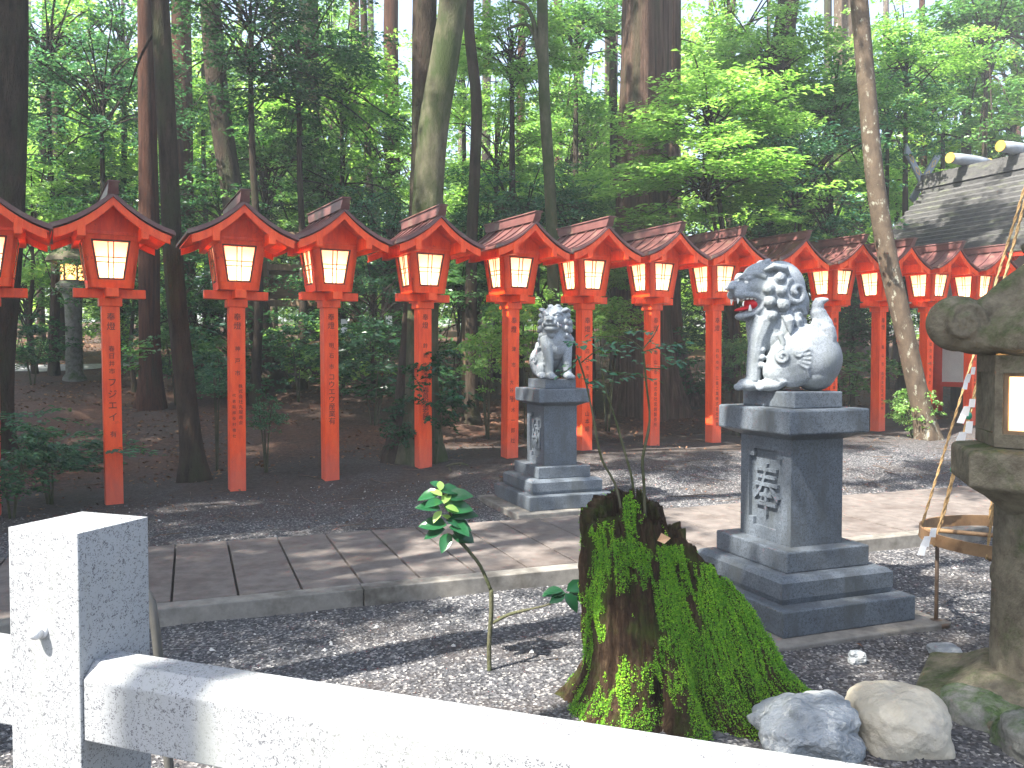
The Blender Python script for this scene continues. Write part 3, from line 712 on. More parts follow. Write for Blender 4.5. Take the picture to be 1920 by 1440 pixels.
        for (cx, cz, R) in ((.075,.025,.032),(.07,-.042,.034),(.055,-.115,.036),(.015,.085,.034),(.01,.015,.030),(.0,-.06,.036),(.02,-.185,.03),(-.03,-.15,.032)):
            yy = .150*math.sqrt(max(.15, 1-((cx+.03)/.20)**2-((cz+.02)/.24)**2))
            c0 = hp(cx, yy*s_, cz); nn = Rh@Vector((cx*.9+.02, s_*.15, cz*.5))
            b.ball(c0, R*hs*1.02); spiral(b, c0+nn.normalized()*R*hs*.72, nn, R*hs*.62, .0085*hs, 1.5, (0,0,1), s_)
    hb((-.045,0,.03), (.145,.135,.165)); hb((-.055,0,-.10), (.12,.125,.14))
    for y_ in (-.04, .04):
        c0 = hp(.035, y_, .155); b.ball(c0, .034*hs); spiral(b, hp(.05, y_, .185), Rh@Vector((.5, y_*3, 1)), .024*hs, .009*hs)
    for k in range(5): hb((.03+.03*k, 0, -.13+.004*k), (.022,.03,.03))                    # beard
    # strands of mane falling on the back
    for k in range(9):
        a = RAD(-80+20*k); d = Rh@Vector((-math.cos(a), math.sin(a), 0)); p0 = H+d*.12*hs+Vector((0,0,-.10))
        b.tube([p0, p0+d*.05+Vector((0,0,-.06)), p0+d*.055+Vector((0,0,-.13))], [.034,.032,.006], 8)
    o = b.build('body', m_statue, r)
    rm = o.modifiers.new('remesh', 'REMESH'); rm.mode = 'VOXEL'; rm.voxel_size = .0048; rm.use_smooth_shade = True
    sm = o.modifiers.new('smooth', 'SMOOTH'); sm.iterations = 2; sm.factor = .5
    def part(name, mat, fn):
        m_ = MB(); fn(m_); return m_.build(name, mat, r)
    for s_ in (-1, 1):
        part('eye', m_tooth, lambda m_: m_.ball(hp(.168,.056*s_,.070), tuple(q*hs for q in (.0155,.0135,.0155)), Rh))
    if openm:
        part('tongue', m_red_stone, lambda m_: m_.ball(hp(.135,0,-.068), tuple(q*hs for q in (.085,.045,.014)), Rh@Ry(.2)))
        part('mouth_lining', m_red_stone, lambda m_: m_.ball(hp(.105,0,-.045), tuple(q*hs for q in (.05,.066,.04)), Rh))
        def teeth(m_):
            for s_ in (-1, 1):
                m_.tube([hp(.213,.042*s_,-.014), hp(.216,.043*s_,-.05)], [.011*hs, .002*hs], 7)
                m_.tube([hp(.15,.058*s_,-.09), hp(.152,.058*s_,-.055)], [.012*hs, .004*hs], 7)
                for k in range(4): m_.ball(hp(.19-.022*k, (.055+.004*k)*s_, -.018), (.010*hs, .006*hs, .010*hs))
        part('teeth', m_tooth, teeth)
    else:
        part('mouth_corner', m_red_stone, lambda m_: [m_.ball(hp(.128,.094*s_,-.02), tuple(q*hs for q in (.02,.008,.012)), Rh) for s_ in (-1, 1)])
        part('teeth', m_tooth, lambda m_: [m_.tube([hp(.19,.077*s_,-.03), hp(.193,.079*s_,.012)], [.010*hs, .003*hs], 7) for s_ in (-1, 1)])
    tag(r, label, 'statue', 'pair of stone guardian statues'); return r
A1 = math.atan2(E1.y, E1.x)
komainu((PN.x-.035, PN.y+.0, 1.298), A1+RAD(46), RAD(32), 1.0, True, 'large near stone guardian lion-dog, mouth open with red tongue, head turned left', 1.06)
komainu((PF.x, PF.y, .03+1.298*.96), A1+math.pi, RAD(-38), .96, False, 'small far stone guardian lion-dog facing forward with closed mouth, beyond the path', 1.0)

# ------------------------------------------------------------------ granite fence, foreground
FC = Vector((-.519*1.5, 1.5, 0)); FR = Vector((.342, .94, 0)); FL = Vector((-.94, .342, 0)); FRz = math.atan2(FR.y, FR.x)-math.pi/2
fence = empty('granite_fence', (FC.x, FC.y, 0)); tag(fence, 'speckled white granite post and rail fence across the bottom left corner', 'fence')
def fpt(a, b, z): return FR*a-FL*b+Vector((0,0,z))      # a away along the post's right face, b along the rail to the right
pw = .17
mb = MB(); zt = 1.182
mb.hexa([fpt(0,-pw,-.1), fpt(0,0,-.1), fpt(pw,0,-.1), fpt(pw,-pw,-.1), fpt(0,-pw,zt), fpt(0,0,zt), fpt(pw,0,zt), fpt(pw,-pw,zt)])
apx = [fpt(0,-pw,zt), fpt(0,0,zt), fpt(pw,0,zt), fpt(pw,-pw,zt), fpt(pw/2,-pw/2,zt+.012)]
mb.f = [f for f in mb.f if f != (4,5,6,7)]; mb.sm = [False]*len(mb.f); mb.add(apx, [(0,1,4),(1,2,4),(2,3,4),(3,0,4)])
mb.build('post', m_white_gr, fence, .003)
def rail(b0, b1, z0=.803, z1=.915):
    m_ = MB(); ps = [(.006,z0),(.006,z1),(.03,z1+.028),(.085,z1+.028),(.11,z1),(.11,z0)]
    v = [fpt(a, b0, z) for a, z in ps]+[fpt(a, b1, z) for a, z in ps]; n = len(ps)
    return m_.add(v, [tuple(range(n))[::-1], tuple(range(n, 2*n))]+[(k, (k+1) % n, (k+1) % n+n, k+n) for k in range(n)])
rail(.0005, 2.6).build('rail', m_white_gr, fence, .003)
rail(-2.0, -pw-.0005).build('rail', m_white_gr, fence, .003)
lr = rail(.10, 2.6, .50, .64); lr.build('lower_panel', m_white_gr, fence, .003)
rail(.0005, .10, .50, .585).build('lower_tenon', m_white_gr, fence, .002)
kn = MB(); kc = fpt(-.012, -.088, .997)
kn.tube([fpt(.004,-.088,.997), fpt(-.006,-.088,.997)], .014, 12); kn.ball(fpt(-.014,-.088,.997), (.0125,.0125,.0125))
kn.build('bolt', m_steel, fence)
mb = MB(); pb_ = Vector((-.98, 2.28, 0))
mb.tube([P(262,1108,2.25), P(275,1114,2.25), P(284,1130,2.25), P(291,1175,2.25), P(298,1240,2.25), P(312,1390,2.25), P(330,1560,2.25)]+[Vector((P(345,1700,2.25).x, 2.25, .0))], .0125, 10)
tag(mb.build('bent_pipe', m_pipe), 'bent dark metal pipe just behind the white granite post', 'pipe')

# ------------------------------------------------------------------ mossy stump
SX, SY = .665, 3.62
def stump():
    nT, nZ = 420, 170
    th = np.linspace(0, 2*np.pi, nT, endpoint=False)
    top = .80+.05*np.cos(th-2.6)+.05*fbm(np.cos(th)*4, np.sin(th)*4, 1, 4, 3)+.035*np.abs(fbm(np.cos(th)*14, np.sin(th)*14, 7, 3, 5))
    d = (th-RAD(255)+np.pi) % (2*np.pi)-np.pi
    top += .12*np.exp(-(d/.28)**2)                                           # tall splinter near the front
    dr = (th-RAD(345)+np.pi) % (2*np.pi)-np.pi; top -= .22*np.exp(-(dr/.45)**2)      # broken down on the right
    dl = (th-RAD(195)+np.pi) % (2*np.pi)-np.pi; top -= .09*np.exp(-(dl/.6)**2)
    dr2 = (th-RAD(30)+np.pi) % (2*np.pi)-np.pi; top -= .12*np.exp(-(dr2/.5)**2)
    T, Q = np.meshgrid(th, np.linspace(0, 1, nZ)); Zz = -.06+Q*(top[None, :]+.06)
    c, s_ = np.cos(T), np.sin(T)
    R = .215+.15*np.exp(-np.clip(Zz, 0, 9)/.42)+.07*np.exp(-np.clip(Zz, 0, 9)/.10)
    roots = sum(a*np.exp(-(((T-RAD(p)+np.pi) % (2*np.pi)-np.pi)/w)**2) for p, a, w in ((345,.30,.24),(310,.12,.17),(275,.07,.15),(240,.09,.16),(205,.02,.2),(160,.03,.3),(60,.1,.4)))
    R = R+roots*np.exp(-np.clip(Zz, 0, 9)/.24)
    R += .085*np.exp(-(((T-RAD(350)+np.pi) % (2*np.pi)-np.pi)/.5)**2)*np.exp(-((Zz-.35)/.28)**2)
    R += .022*fbm(c*7, s_*7, Zz*6, 4, 31)*.9
    R += .020*fbm(c*3.2, s_*3.2, Zz*1.5, 3, 1)+.016*fbm(c*11, s_*11, Zz*2.0, 3, 2)+.010*fbm(c*34, s_*34, Zz*3.5, 2, 4)
    for p, zc, w, hh, dp in ((262,.10,.12,.11,.13),(292,.06,.10,.12,.10),(318,.06,.07,.09,.16),(238,.04,.07,.07,.07)):   # hollows between the roots
        R -= dp*np.exp(-(((T-RAD(p)+np.pi) % (2*np.pi)-np.pi)/w)**2)*np.exp(-((Zz-zc)/hh)**2)
    lean = -.10*np.clip(Zz/.8, 0, 1.2)
    ox = np.stack([R*c+lean, R*s_*.85+.02*Zz, Zz], 2)
    th_i = .06+.012*fbm(c*6, s_*6, Zz*3, 2, 9)
    Ri = np.maximum(R-th_i, .03)*(1-.0*Q); nI = 40; idx = np.linspace(nZ-1, int(nZ*.35), nI).astype(int)
    inn = np.stack([(Ri*c+lean)[idx], (Ri*s_*.85+.02*Zz)[idx], Zz[idx]-.004], 2)
    G_ = np.concatenate([ox, inn], 0); n = G_.shape[0]
    I = np.arange(n-1)[:, None]*nT; J = np.arange(nT)[None, :]; J2 = (J+1) % nT
    F = np.stack([I+J, I+J2, I+nT+J2, I+nT+J], 2).reshape(-1, 4)
    V = G_.reshape(-1, 3)
    # floor of the hollow
    root = empty('tree_stump', (SX, SY, 0)); tag(root, 'rotten hollow tree stump covered in bright green moss beside the near pedestal', 'stump')
    link('wood', npmesh('wood', V, F, m_stump, True), root)
    # moss: small tufts growing on the outer surface
    ct = np.array([c_ for c_ in (0,)])
    e1 = np.gradient(ox, axis=1); e0 = np.gradient(ox, axis=0); N = np.cross(e1, e0); N /= np.linalg.norm(N, axis=2)[..., None]+1e-9
    rr = np.random.default_rng(5); K = 300000
    ti = rr.integers(0, nT, K); zi = (rr.random(K)**.9*(nZ-2)).astype(int)
    p = ox[zi, ti]; nn = N[zi, ti]; tt = T[zi, ti]; zz = Zz[zi, ti]
    cc, ss = np.cos(tt), np.sin(tt)
    m1 = fbm(cc*4, ss*4, zz*4.5, 4, 21)+.35*fbm(cc*14, ss*14, zz*16, 2, 23)
    right = np.exp(-(((tt-RAD(325)+np.pi) % (2*np.pi)-np.pi)/.72)**2)
    m1 = m1+.3*fbm(cc*30, ss*30, zz*40, 2, 29)
    cov = m1+1.1*right*(zz < .72)-1.5*right*np.clip((zz-.52)/.25, 0, 1)-.12+.12*(zz < .25)
    cov -= .9*np.exp(-(((tt-RAD(352)+np.pi) % (2*np.pi)-np.pi)/.14)**2)*(zz > .42)
    k = (cov > .0) & (rr.random(K) < np.clip(cov*2.5+.25, 0, 1)); p = p[k]; nn = nn[k]; n = len(p); cv = cov[k]
    off = rr.uniform(0, 1, n)[:, None]*.016*np.clip(cv, .15, 1)[:, None]
    Cc = p+nn*off+rr.normal(0, .003, (n, 3))
    Ax = nn*.9+rr.normal(0, .6, (n, 3))+np.array([0,0,-.2]); Nn = rr.normal(0, 1, (n, 3))
    Vm, Fm = leaves_np(Cc, Nn, Ax, rr.uniform(.005, .0095, n), .36, .1)
    mo = link('moss', npmesh('moss', Vm, Fm, m_moss), root); mo['kind'] = 'stuff'
    return root
stump()
fl = MB(); c_ = P(1246, 1012, 3.36)
Vl, Fl = leaves_np(np.array([[c_.x, c_.y+.012, c_.z]]), np.array([[-.2,-.9,.5]]), np.array([[1,.1,.15]]), np.array([.055]), .42, .25)
tag(link('dead_leaf', npmesh('dead_leaf', Vl, Fl, pm('tan_leaf', (.45,.27,.15), (.6,.38,.22), 20, .7, .1))), 'curled tan dead leaf caught near the top of the mossy stump', 'leaf')

# ------------------------------------------------------------------ stones
def rock(name, px0, px1, py0, py1, Yd, dep, mat, seed, label, amp=.12, cat='stone'):
    a = P(px0, py1, Yd); b = P(px1, py0, Yd); w = (b.x-a.x)/2; h = (b.z-a.z)
    nu, nv = 96, 56; u = np.linspace(0, 2*np.pi, nu, endpoint=False); v = np.linspace(0.001, np.pi-.001, nv)
    U, Vv = np.meshgrid(u, v); x = np.sin(Vv)*np.cos(U); y = np.sin(Vv)*np.sin(U); z = np.cos(Vv)
    p_ = 3.0; nrm = (np.abs(x)**p_+np.abs(y)**p_+np.abs(z)**p_)**(1/p_)
    r = (1+amp*fbm(x*1.6+seed, y*1.6, z*1.6, 4, seed)+amp*.5*np.minimum(0, fbm(x*2.2, y*2.2+seed, z*2.2, 3, seed+9)))/nrm
    V = np.stack([x*r*w, y*r*dep, z*r*h*.56], 2).reshape(-1, 3)
    I = np.arange(nv-1)[:, None]*nu; J = np.arange(nu)[None, :]; J2 = (J+1) % nu
    F = np.stack([I+J, I+nu+J, I+nu+J2, I+J2], 2).reshape(-1, 4)
    o = link(name, npmesh(name, V, F, mat, True)); o.location = ((a.x+b.x)/2, Yd+.02, a.z+h*.41); tag(o, label, cat); return o
rock('boulder', 1425, 1612, 1303, 1400, 3.18, .15, m_brock, 3, 'streaky blue-grey stone between the stump roots and the pale rounded stone', .2)
rock('boulder', 1600, 1774, 1296, 1412, 3.22, .17, m_lava, 8, 'smooth pale tan rounded stone near the bottom right, beside the grey stone', .10)
rock('small_stone', 1594, 1626, 1222, 1246, 4.05, .03, m_brock, 5, 'small pale blue-grey stone lying on gravel below the near pedestal', .15)
rock('flat_stone', 1752, 1804, 1213, 1236, 4.15, .09, m_brock, 12, 'flat dark stone sunk in the gravel right of the near pedestal', .12)
rock('footing_stone', 1780, 1990, 1300, 1400, 3.45, .22, m_oldst, 14, 'low dark mossy footing stone under the old stone lantern', .14)
rock('footing_stone', 1890, 2120, 1340, 1470, 3.1, .2, m_oldst, 17, 'mossy footing stone in the bottom right corner', .14)
dw = MB(); a = P(834, 872, 9.3)
dw.tube([P(836,874,9.3), P(850,870,9.3), P(866,869,9.3), P(880,873,9.3)], [.012,.03,.028,.012], 8, flat=.5); dw.tube([P(842,876,9.3), P(846,884,9.25)], [.012,.008], 6)
tag(dw.build('driftwood_piece', m_bark_moss), 'short grey broken branch lying on the soil left of the far pedestal', 'branch')

# ------------------------------------------------------------------ mossy stone lantern, right
LX, LY = .655*3.6, 3.6
sl = empty('stone_lantern', (LX, LY, 0)); tag(sl, 'old mossy stone lantern with scrolled roof and glowing fire box at the right edge', 'stone lantern')
ha = math.atan2(-LY, -LX)   # towards the camera
mb = MB(); mb.lathe([(.30,-.1),(.30,.06),(.26,.10),(.255,.5),(.262,.52),(.262,.56),(.255,.58),(.25,.85),(.255,.86)], n=40); mb.build('pillar', m_mossst, sl)
mb = MB(); mb.lathe([(.62,-.1),(.62,.03),(.45,.07),(.33,.14)], n=6, a0=ha, smooth=False); mb.build('base', m_mossst, sl, .02)
mb = MB(); mb.lathe([(.26,.83),(.30,.86),(.37,.91),(.455,.955),(.455,1.09),(.44,1.105),(.30,1.12)], n=6, a0=ha+.25, smooth=False); mb.build('platform', m_mossst, sl, .012)
# fire box: hexagonal frame with paper panes
r6 = .345; z0, z1 = 1.12, 1.505
ha -= RAD(14)
for k in range(6):
    am = ha+k*math.pi/3; n_ = Vector((math.cos(am), math.sin(am), 0)); t_ = Vector((-n_.y, n_.x, 0)); ap = r6*math.cos(math.pi/6); hw = r6/2
    def fq(t, z, d): return n_*(ap-d)+t_*t+Vector((0,0,z))
    mb = MB()
    for ta, tb, za, zb in ((-hw,-hw+.03,z0,z1),(hw-.03,hw,z0,z1),(-hw+.03,hw-.03,z0,z0+.055),(-hw+.03,hw-.03,z1-.075,z1)):
        mb.hexa([fq(ta,za,0),fq(tb,za,0),fq(tb,za,.05),fq(ta,za,.05),fq(ta,zb,0),fq(tb,zb,0),fq(tb,zb,.05),fq(ta,zb,.05)])
    mb.build('fire_box_wall', m_mossst, sl)
    if k % 3:
        MB().hexa([fq(-hw+.03,z0+.055,.012),fq(hw-.03,z0+.055,.012),fq(hw-.03,z0+.055,.04),fq(-hw+.03,z0+.055,.04),fq(-hw+.03,z1-.075,.012),fq(hw-.03,z1-.075,.012),fq(hw-.03,z1-.075,.04),fq(-hw+.03,z1-.075,.04)]).build('fire_box_panel', m_mossst, sl); continue
    wf = MB()
    for ta, tb, za, zb in ((-hw+.03,-hw+.045,z0+.055,z1-.075),(hw-.045,hw-.03,z0+.055,z1-.075),(-hw+.045,hw-.045,z0+.055,z0+.07),(-hw+.045,hw-.045,z1-.09,z1-.075)):
        wf.hexa([fq(ta,za,.012),fq(tb,za,.012),fq(tb,za,.03),fq(ta,za,.03),fq(ta,zb,.012),fq(tb,zb,.012),fq(tb,zb,.03),fq(ta,zb,.03)])
    wf.build('window_frame', m_wood, sl)
    MB().add([fq(-hw+.03,z0+.055,.032),fq(hw-.03,z0+.055,.032),fq(hw-.03,z1-.075,.032),fq(-hw+.03,z1-.075,.032)], [(0,1,2,3)]).build('pane', m_paper, sl)
ld = D.lights.new('lamp', 'POINT'); ld.energy = 5; ld.color = (1, .60, .28); ld.shadow_soft_size = .05
lo = D.objects.new('lamp', ld); COL.objects.link(lo); lo.parent = sl; lo.location = (-.03,-.06,1.34)
mb = MB(); nS = 24; ro = []   # roof, six sided, concave, thick
hexr = lambda a: 1/math.cos(((a) % (math.pi/3))-math.pi/6)*math.cos(math.pi/6)
A0 = math.pi*1.0-.04  # a corner points to the left
pr = [(.10,1.515),(.36,1.50),(.42,1.53),(.42,1.59),(.37,1.65),(.29,1.72),(.22,1.80),(.16,1.88),(.12,1.93),(.10,1.935)]
nn_ = 48
vv = []; ff = []
for r_, z_ in pr:
    for k in range(nn_):
        a = A0+2*math.pi*k/nn_; q = r_*(1+(hexr(2*math.pi*k/nn_)-1)*.9)
        lift = .03*max(0, math.cos(3*2*math.pi*k/nn_))**2*(r_/.5)
        vv.append((q*math.cos(a), q*math.sin(a), z_+lift))
for i in range(len(pr)-1):
    for k in range(nn_): k2 = (k+1) % nn_; ff.append((i*nn_+k, i*nn_+k2, (i+1)*nn_+k2, (i+1)*nn_+k))
ff.append(tuple(range(nn_))[::-1]); ff.append(tuple((len(pr)-1)*nn_+k for k in range(nn_)))
mb.add(vv, ff, True)
for k in range(6):
    a = A0+k*math.pi/3; d = Vector((math.cos(a), math.sin(a), 0)); t_ = Vector((-d.y, d.x, 0)); R = Matrix((tuple(d), tuple(t_), (0,0,1))).transposed()
    mb.tube([d*.10+Vector((0,0,1.90)), d*.22+Vector((0,0,1.80)), d*.32+Vector((0,0,1.70)), d*.40+Vector((0,0,1.66))], [.04,.05,.06,.07], 10)
    mb.ball(d*.45+Vector((0,0,1.640)), (.130,.085,.120), R); mb.ball(d*.34+Vector((0,0,1.585)), (.16,.10,.08), R)
    for s_ in (-1, 1): spiral(mb, d*.455+t_*s_*.074+Vector((0,0,1.64)), t_*s_, .085, .020, 1.7, -d, s_, .006)
o = mb.build('roof', m_mossst, sl)
rm = o.modifiers.new('remesh', 'REMESH'); rm.mode = 'VOXEL'; rm.voxel_size = .009; rm.use_smooth_shade = True
sm = o.modifiers.new('smooth', 'SMOOTH'); sm.iterations = 4; sm.factor = .5
mb = MB(); mb.lathe([(.12,1.93),(.16,1.95),(.17,1.98),(.12,2.0),(.13,2.03),(.155,2.09),(.14,2.16),(.08,2.21),(.01,2.24)], n=24); mb.build('finial', m_mossst, sl)

# ------------------------------------------------------------------ hanging bamboo hoop with ropes, behind the stone lantern
HC = Vector((2.80, 4.62, .50)); HR = .50
hp_ = empty('rope_hoop', (HC.x, HC.y, 0)); tag(hp_, 'bamboo hoop hung on straw ropes with white paper strips, left of the stone lantern', 'bamboo hoop')
mb = MB(); n = 48
for i in range(n):
    a, b = 2*math.pi*i/n, 2*math.pi*(i+1)/n
    def cp(t, r, z): return Vector((r*math.cos(t), r*math.sin(t), HC.z+z*.72))
    mb.hexa([cp(a,HR,-.045),cp(b,HR,-.045),cp(b,HR-.012,-.045),cp(a,HR-.012,-.045),cp(a,HR,.045),cp(b,HR,.045),cp(b,HR-.012,.045),cp(a,HR-.012,.045)])
mb.build('hoop', m_bamboo, hp_)
MB().tube([(-.49,.08,HC.z+.03),(.45,-.20,HC.z-.01)], .013, 8).build('crossbar', m_bamboo, hp_)
MB().tube([(-.35,-.33,HC.z-.04),(.35,.33,HC.z-.03)], .012, 8).build('crossbar', m_bamboo, hp_)
def rope(parent, a, b, r=.0065, sag=.0):
    a, b = Vector(a), Vector(b); L = (b-a).length; n = int(L/.02); m_ = MB(); d = (b-a).normalized(); u = d.orthogonal().normalized(); w = d.cross(u)
    for st in range(2):
        pts = [a.lerp(b, i/n)+(u*math.cos(i*.9+st*math.pi)+w*math.sin(i*.9+st*math.pi))*r*.55 for i in range(n+1)]
        m_.tube(pts, r*.75, 5)
    return m_.build('rope', m_rope, parent)
apex = Vector((.12, .0, 2.75))
for k in range(10):
    a = RAD(150+36*k); rope(hp_, (HR*math.cos(a), HR*math.sin(a), HC.z-.04), apex+Vector((.03*math.cos(a), .03*math.sin(a), 0)))
for t, a in ((.17, 186), (.30, 186), (.52, 186)):
    p = Vector((HR*math.cos(RAD(a)), HR*math.sin(RAD(a)), HC.z)).lerp(apex, t); MB().ball(p, (.018,.018,.022)).build('green_tie', m_green, hp_)
def shide(p, s=1.0, yaw=0):
    m_ = MB(); w = .032*s; R = Matrix.Rotation(yaw, 3, 'Z')
    q = [((-.0,0,0),(w,0,0),(w*.9,.004,-.05*s),(-.15*w,.004,-.05*s)), ((-.9*w,.006,-.045*s),(.2*w,.006,-.045*s),(-.1*w,.012,-.105*s),(-1.5*w,.012,-.095*s)), ((-1.4*w,.012,-.09*s),(-.3*w,.014,-.095*s),(-.9*w,.006,-.15*s),(-2.1*w,.006,-.145*s))]
    for f in q: m_.add([Vector(p)+R@Vector(v) for v in f], [(0,1,2,3)])
    o = m_.build('paper_strip', m_shide, hp_); sd_ = o.modifiers.new('s', 'SOLIDIFY'); sd_.thickness = .001
O_ = Vector((HC.x, HC.y, 0))
for (px, py, s_, yw) in ((1745,990,1.25,0),(1822,688,1.0,.3),(1818,748,1.1,-.4),(1812,790,1.6,.2)): shide(P(px, py, 4.45)-O_, s_*.8, yw)
mb = MB(); b_ = P(1762, 1112, 5.2)
mb.tube([Vector((b_.x, b_.y-.6, -.05)), Vector((b_.x-.01, b_.y-.6, .52))], .010, 8)
# the stake is placed right under the hoop's left rim
sp = P(1763, 1112, 5.0); g0 = 0.0
mb = MB(); xs_ = (1763-960)/FPX*4.66
mb.tube([(xs_,4.66,-.1),(xs_,4.66,.455)], .011, 8); mb.lathe([(.07,-.01),(.07,.012),(.02,.02)], (xs_,4.66,.012), 16)
tag(mb.build('iron_stake', m_iron), 'thin rusty iron stake on a small round foot under the bamboo hoop', 'stake')

# ------------------------------------------------------------------ shrine building, right back
RDv = Vector((.43, -.903, 0)).normalized(); RNv = Vector((-RDv.y, RDv.x, 0))*-1   # ridge direction towards us; downhill (left) side
if RNv.x > 0: RNv = -RNv
R0 = Vector((9.87, 20.0, 0)); RZ = 5.72; RL = 9.0
bl = empty('shrine_hall', (R0.x, R0.y, 0)); tag(bl, 'shrine hall with stepped dark shingle roof, white walls and vermilion pillars at the right', 'building')
def rp(s_, n_, z): return RDv*s_+RNv*n_+Vector((0,0,z))
SL = 2.75; DR = 2.15
def rz_(t): return RZ-.12-DR*(.55*t+.45*(1-(1-t)**1.7))
mb = MB(); NC = 19
for sgn in (1, -1):
    for i in range(NC):
        a, b = i/NC, (i+1)/NC; za, zb = rz_(a), rz_(b); th_ = .065
        q = [rp(-.0,sgn*SL*b,zb-.05), rp(RL,sgn*SL*b,zb-.05), rp(RL,sgn*SL*(a-.02),za-.08), rp(0,sgn*SL*(a-.02),za-.08),
             rp(0,sgn*SL*b,zb+th_), rp(RL,sgn*SL*b,zb+th_), rp(RL,sgn*SL*(a-.02),za+.012), rp(0,sgn*SL*(a-.02),za+.012)]
        mb.hexa(q)
rf = mb.build('roof', m_roof, bl)
mb = MB(); mb.hexa([rp(-.1,-.22,RZ-.25),rp(RL,-.22,RZ-.25),rp(RL,.22,RZ-.25),rp(-.1,.22,RZ-.25),rp(-.25,-.16,RZ+.05),rp(RL,-.16,RZ+.05),rp(RL,.16,RZ+.05),rp(-.25,.16,RZ+.05)])
mb.hexa([rp(-.2,-.30,RZ-.30),rp(RL,-.30,RZ-.30),rp(RL,.30,RZ-.30),rp(-.2,.30,RZ-.30),rp(-.2,-.27,RZ-.20),rp(RL,-.27,RZ-.20),rp(RL,.27,RZ-.20),rp(-.2,.27,RZ-.20)])
mb.build('ridge_beam', m_roof, rf)
for s_ in (.98, 2.15, 3.35, 4.55):
    c = rp(s_, 0, RZ+.18)
    MB().tube([c+RNv*.62, c+RNv*.3, c, c-RNv*.3, c-RNv*.62], [.105,.125,.13,.125,.105], 20).build('ridge_log', m_logcap, bl)
    for g_ in (1, -1):
        MB().tube([c+RNv*.622*g_, c+RNv*.65*g_], [.115,.115], 20, smooth=False).build('gilt_cap', m_gold, bl)
# forked finials at the gable end
for g_ in (1, -1):
    a = rp(-.28, g_*-.1, RZ-.35); b = rp(-.28-.02*g_, g_*.62, RZ+.62); d = (b-a).normalized(); w_ = RDv.cross(d).normalized(); u_ = RDv
    def cq(t, w, y): return a+d*t+w_*w+u_*(y+.09*g_)
    L = (b-a).length; mb = MB(); h_ = .085
    mb.hexa([cq(-.2,-h_,0),cq(-.2,h_,0),cq(-.2,h_,.05),cq(-.2,-h_,.05),cq(L+.12,-h_,0),cq(L-.05,h_,0),cq(L-.05,h_,.05),cq(L+.12,-h_,.05)])
    fk = mb.build('forked_finial', m_logcap, bl)
    gm = MB()
    for t0 in (.28, .62, .96):
        for (ta, wa), (tb, wb) in zip(((-.13,0),(0,.06),(.13,0),(0,-.06)), ((0,.06),(.13,0),(0,-.06),(-.13,0))):
            for yy in (-.006, .051):
                gm.hexa([cq(t0+ta,wa,yy),cq(t0+tb,wb,yy),cq(t0+tb*.7,wb*.7,yy),cq(t0+ta*.7,wa*.7,yy),cq(t0+ta,wa,yy+.005),cq(t0+tb,wb,yy+.005),cq(t0+tb*.7,wb*.7,yy+.005),cq(t0+ta*.7,wa*.7,yy+.005)])
    gm.build('gilt_trim', m_gold, fk)
# eaves, rafters, wall, pillars
WN = 1.55; W0 = 1.45; FZ = .95
mb = MB(); ez = rz_(1.0)
mb.hexa([rp(0,SL-.02,ez-.14),rp(RL,SL-.02,ez-.14),rp(RL,SL-.06,ez-.14),rp(0,SL-.06,ez-.14),rp(0,SL-.02,ez-.052),rp(RL,SL-.02,ez-.052),rp(RL,SL-.06,ez-.052),rp(0,SL-.06,ez-.052)])
mb.build('eave_board', m_red_old, bl)
mb = MB()
for i in range(30):
    s_ = .2+i*.3; z_a, z_b = rz_(.5)-.14, ez-.15
    mb.hexa([rp(s_,WN-.1,z_a-.08),rp(s_+.07,WN-.1,z_a-.08),rp(s_+.07,SL-.1,z_b-.06),rp(s_,SL-.1,z_b-.06),rp(s_,WN-.1,z_a),rp(s_+.07,WN-.1,z_a),rp(s_+.07,SL-.1,z_b+.02),rp(s_,SL-.1,z_b+.02)])
rb_ = mb.build('rafters', m_red_old, bl)
zt_ = rz_(.55)-.2
MB().hexa([rp(W0,WN,FZ),rp(RL,WN,FZ),rp(RL,WN-.1,FZ),rp(W0,WN-.1,FZ),rp(W0,WN,zt_),rp(RL,WN,zt_),rp(RL,WN-.1,zt_),rp(W0,WN-.1,zt_)]).build('wall', m_plaster, bl)
gw = MB(); zg_ = lambda n_: rz_(abs(n_)/SL)-.16; ns_ = [-WN, -WN*.5, 0, WN*.5, WN-.102]
for a, b in zip(ns_[:-1], ns_[1:]):
    gw.hexa([rp(W0+.003,a,FZ),rp(W0+.1,a,FZ),rp(W0+.1,b,FZ),rp(W0+.003,b,FZ),rp(W0+.003,a,zg_(a)),rp(W0+.1,a,zg_(a)),rp(W0+.1,b,zg_(b)),rp(W0+.003,b,zg_(b))])
gw.build('wall', m_plaster, bl)
for z_, hh in ((zt_-.02, .24), (FZ-.04, .10), (FZ+1.45, .0)):
    if hh: MB().hexa([rp(W0-.03,WN+.035,z_-hh/2),rp(RL,WN+.035,z_-hh/2),rp(RL,WN-.03,z_-hh/2),rp(W0-.03,WN-.03,z_-hh/2),rp(W0-.03,WN+.035,z_+hh/2),rp(RL,WN+.035,z_+hh/2),rp(RL,WN-.03,z_+hh/2),rp(W0-.03,WN-.03,z_+hh/2)]).build('beam', m_red_old, bl)
for s_ in (W0, W0+1.45, W0+2.9, W0+4.35, W0+5.8):
    mb = MB(); mb.lathe([(.12,.2),(.12,zt_-.1)], rp(s_, WN, 0), 20); mb.build('pillar', m_red_old, bl)
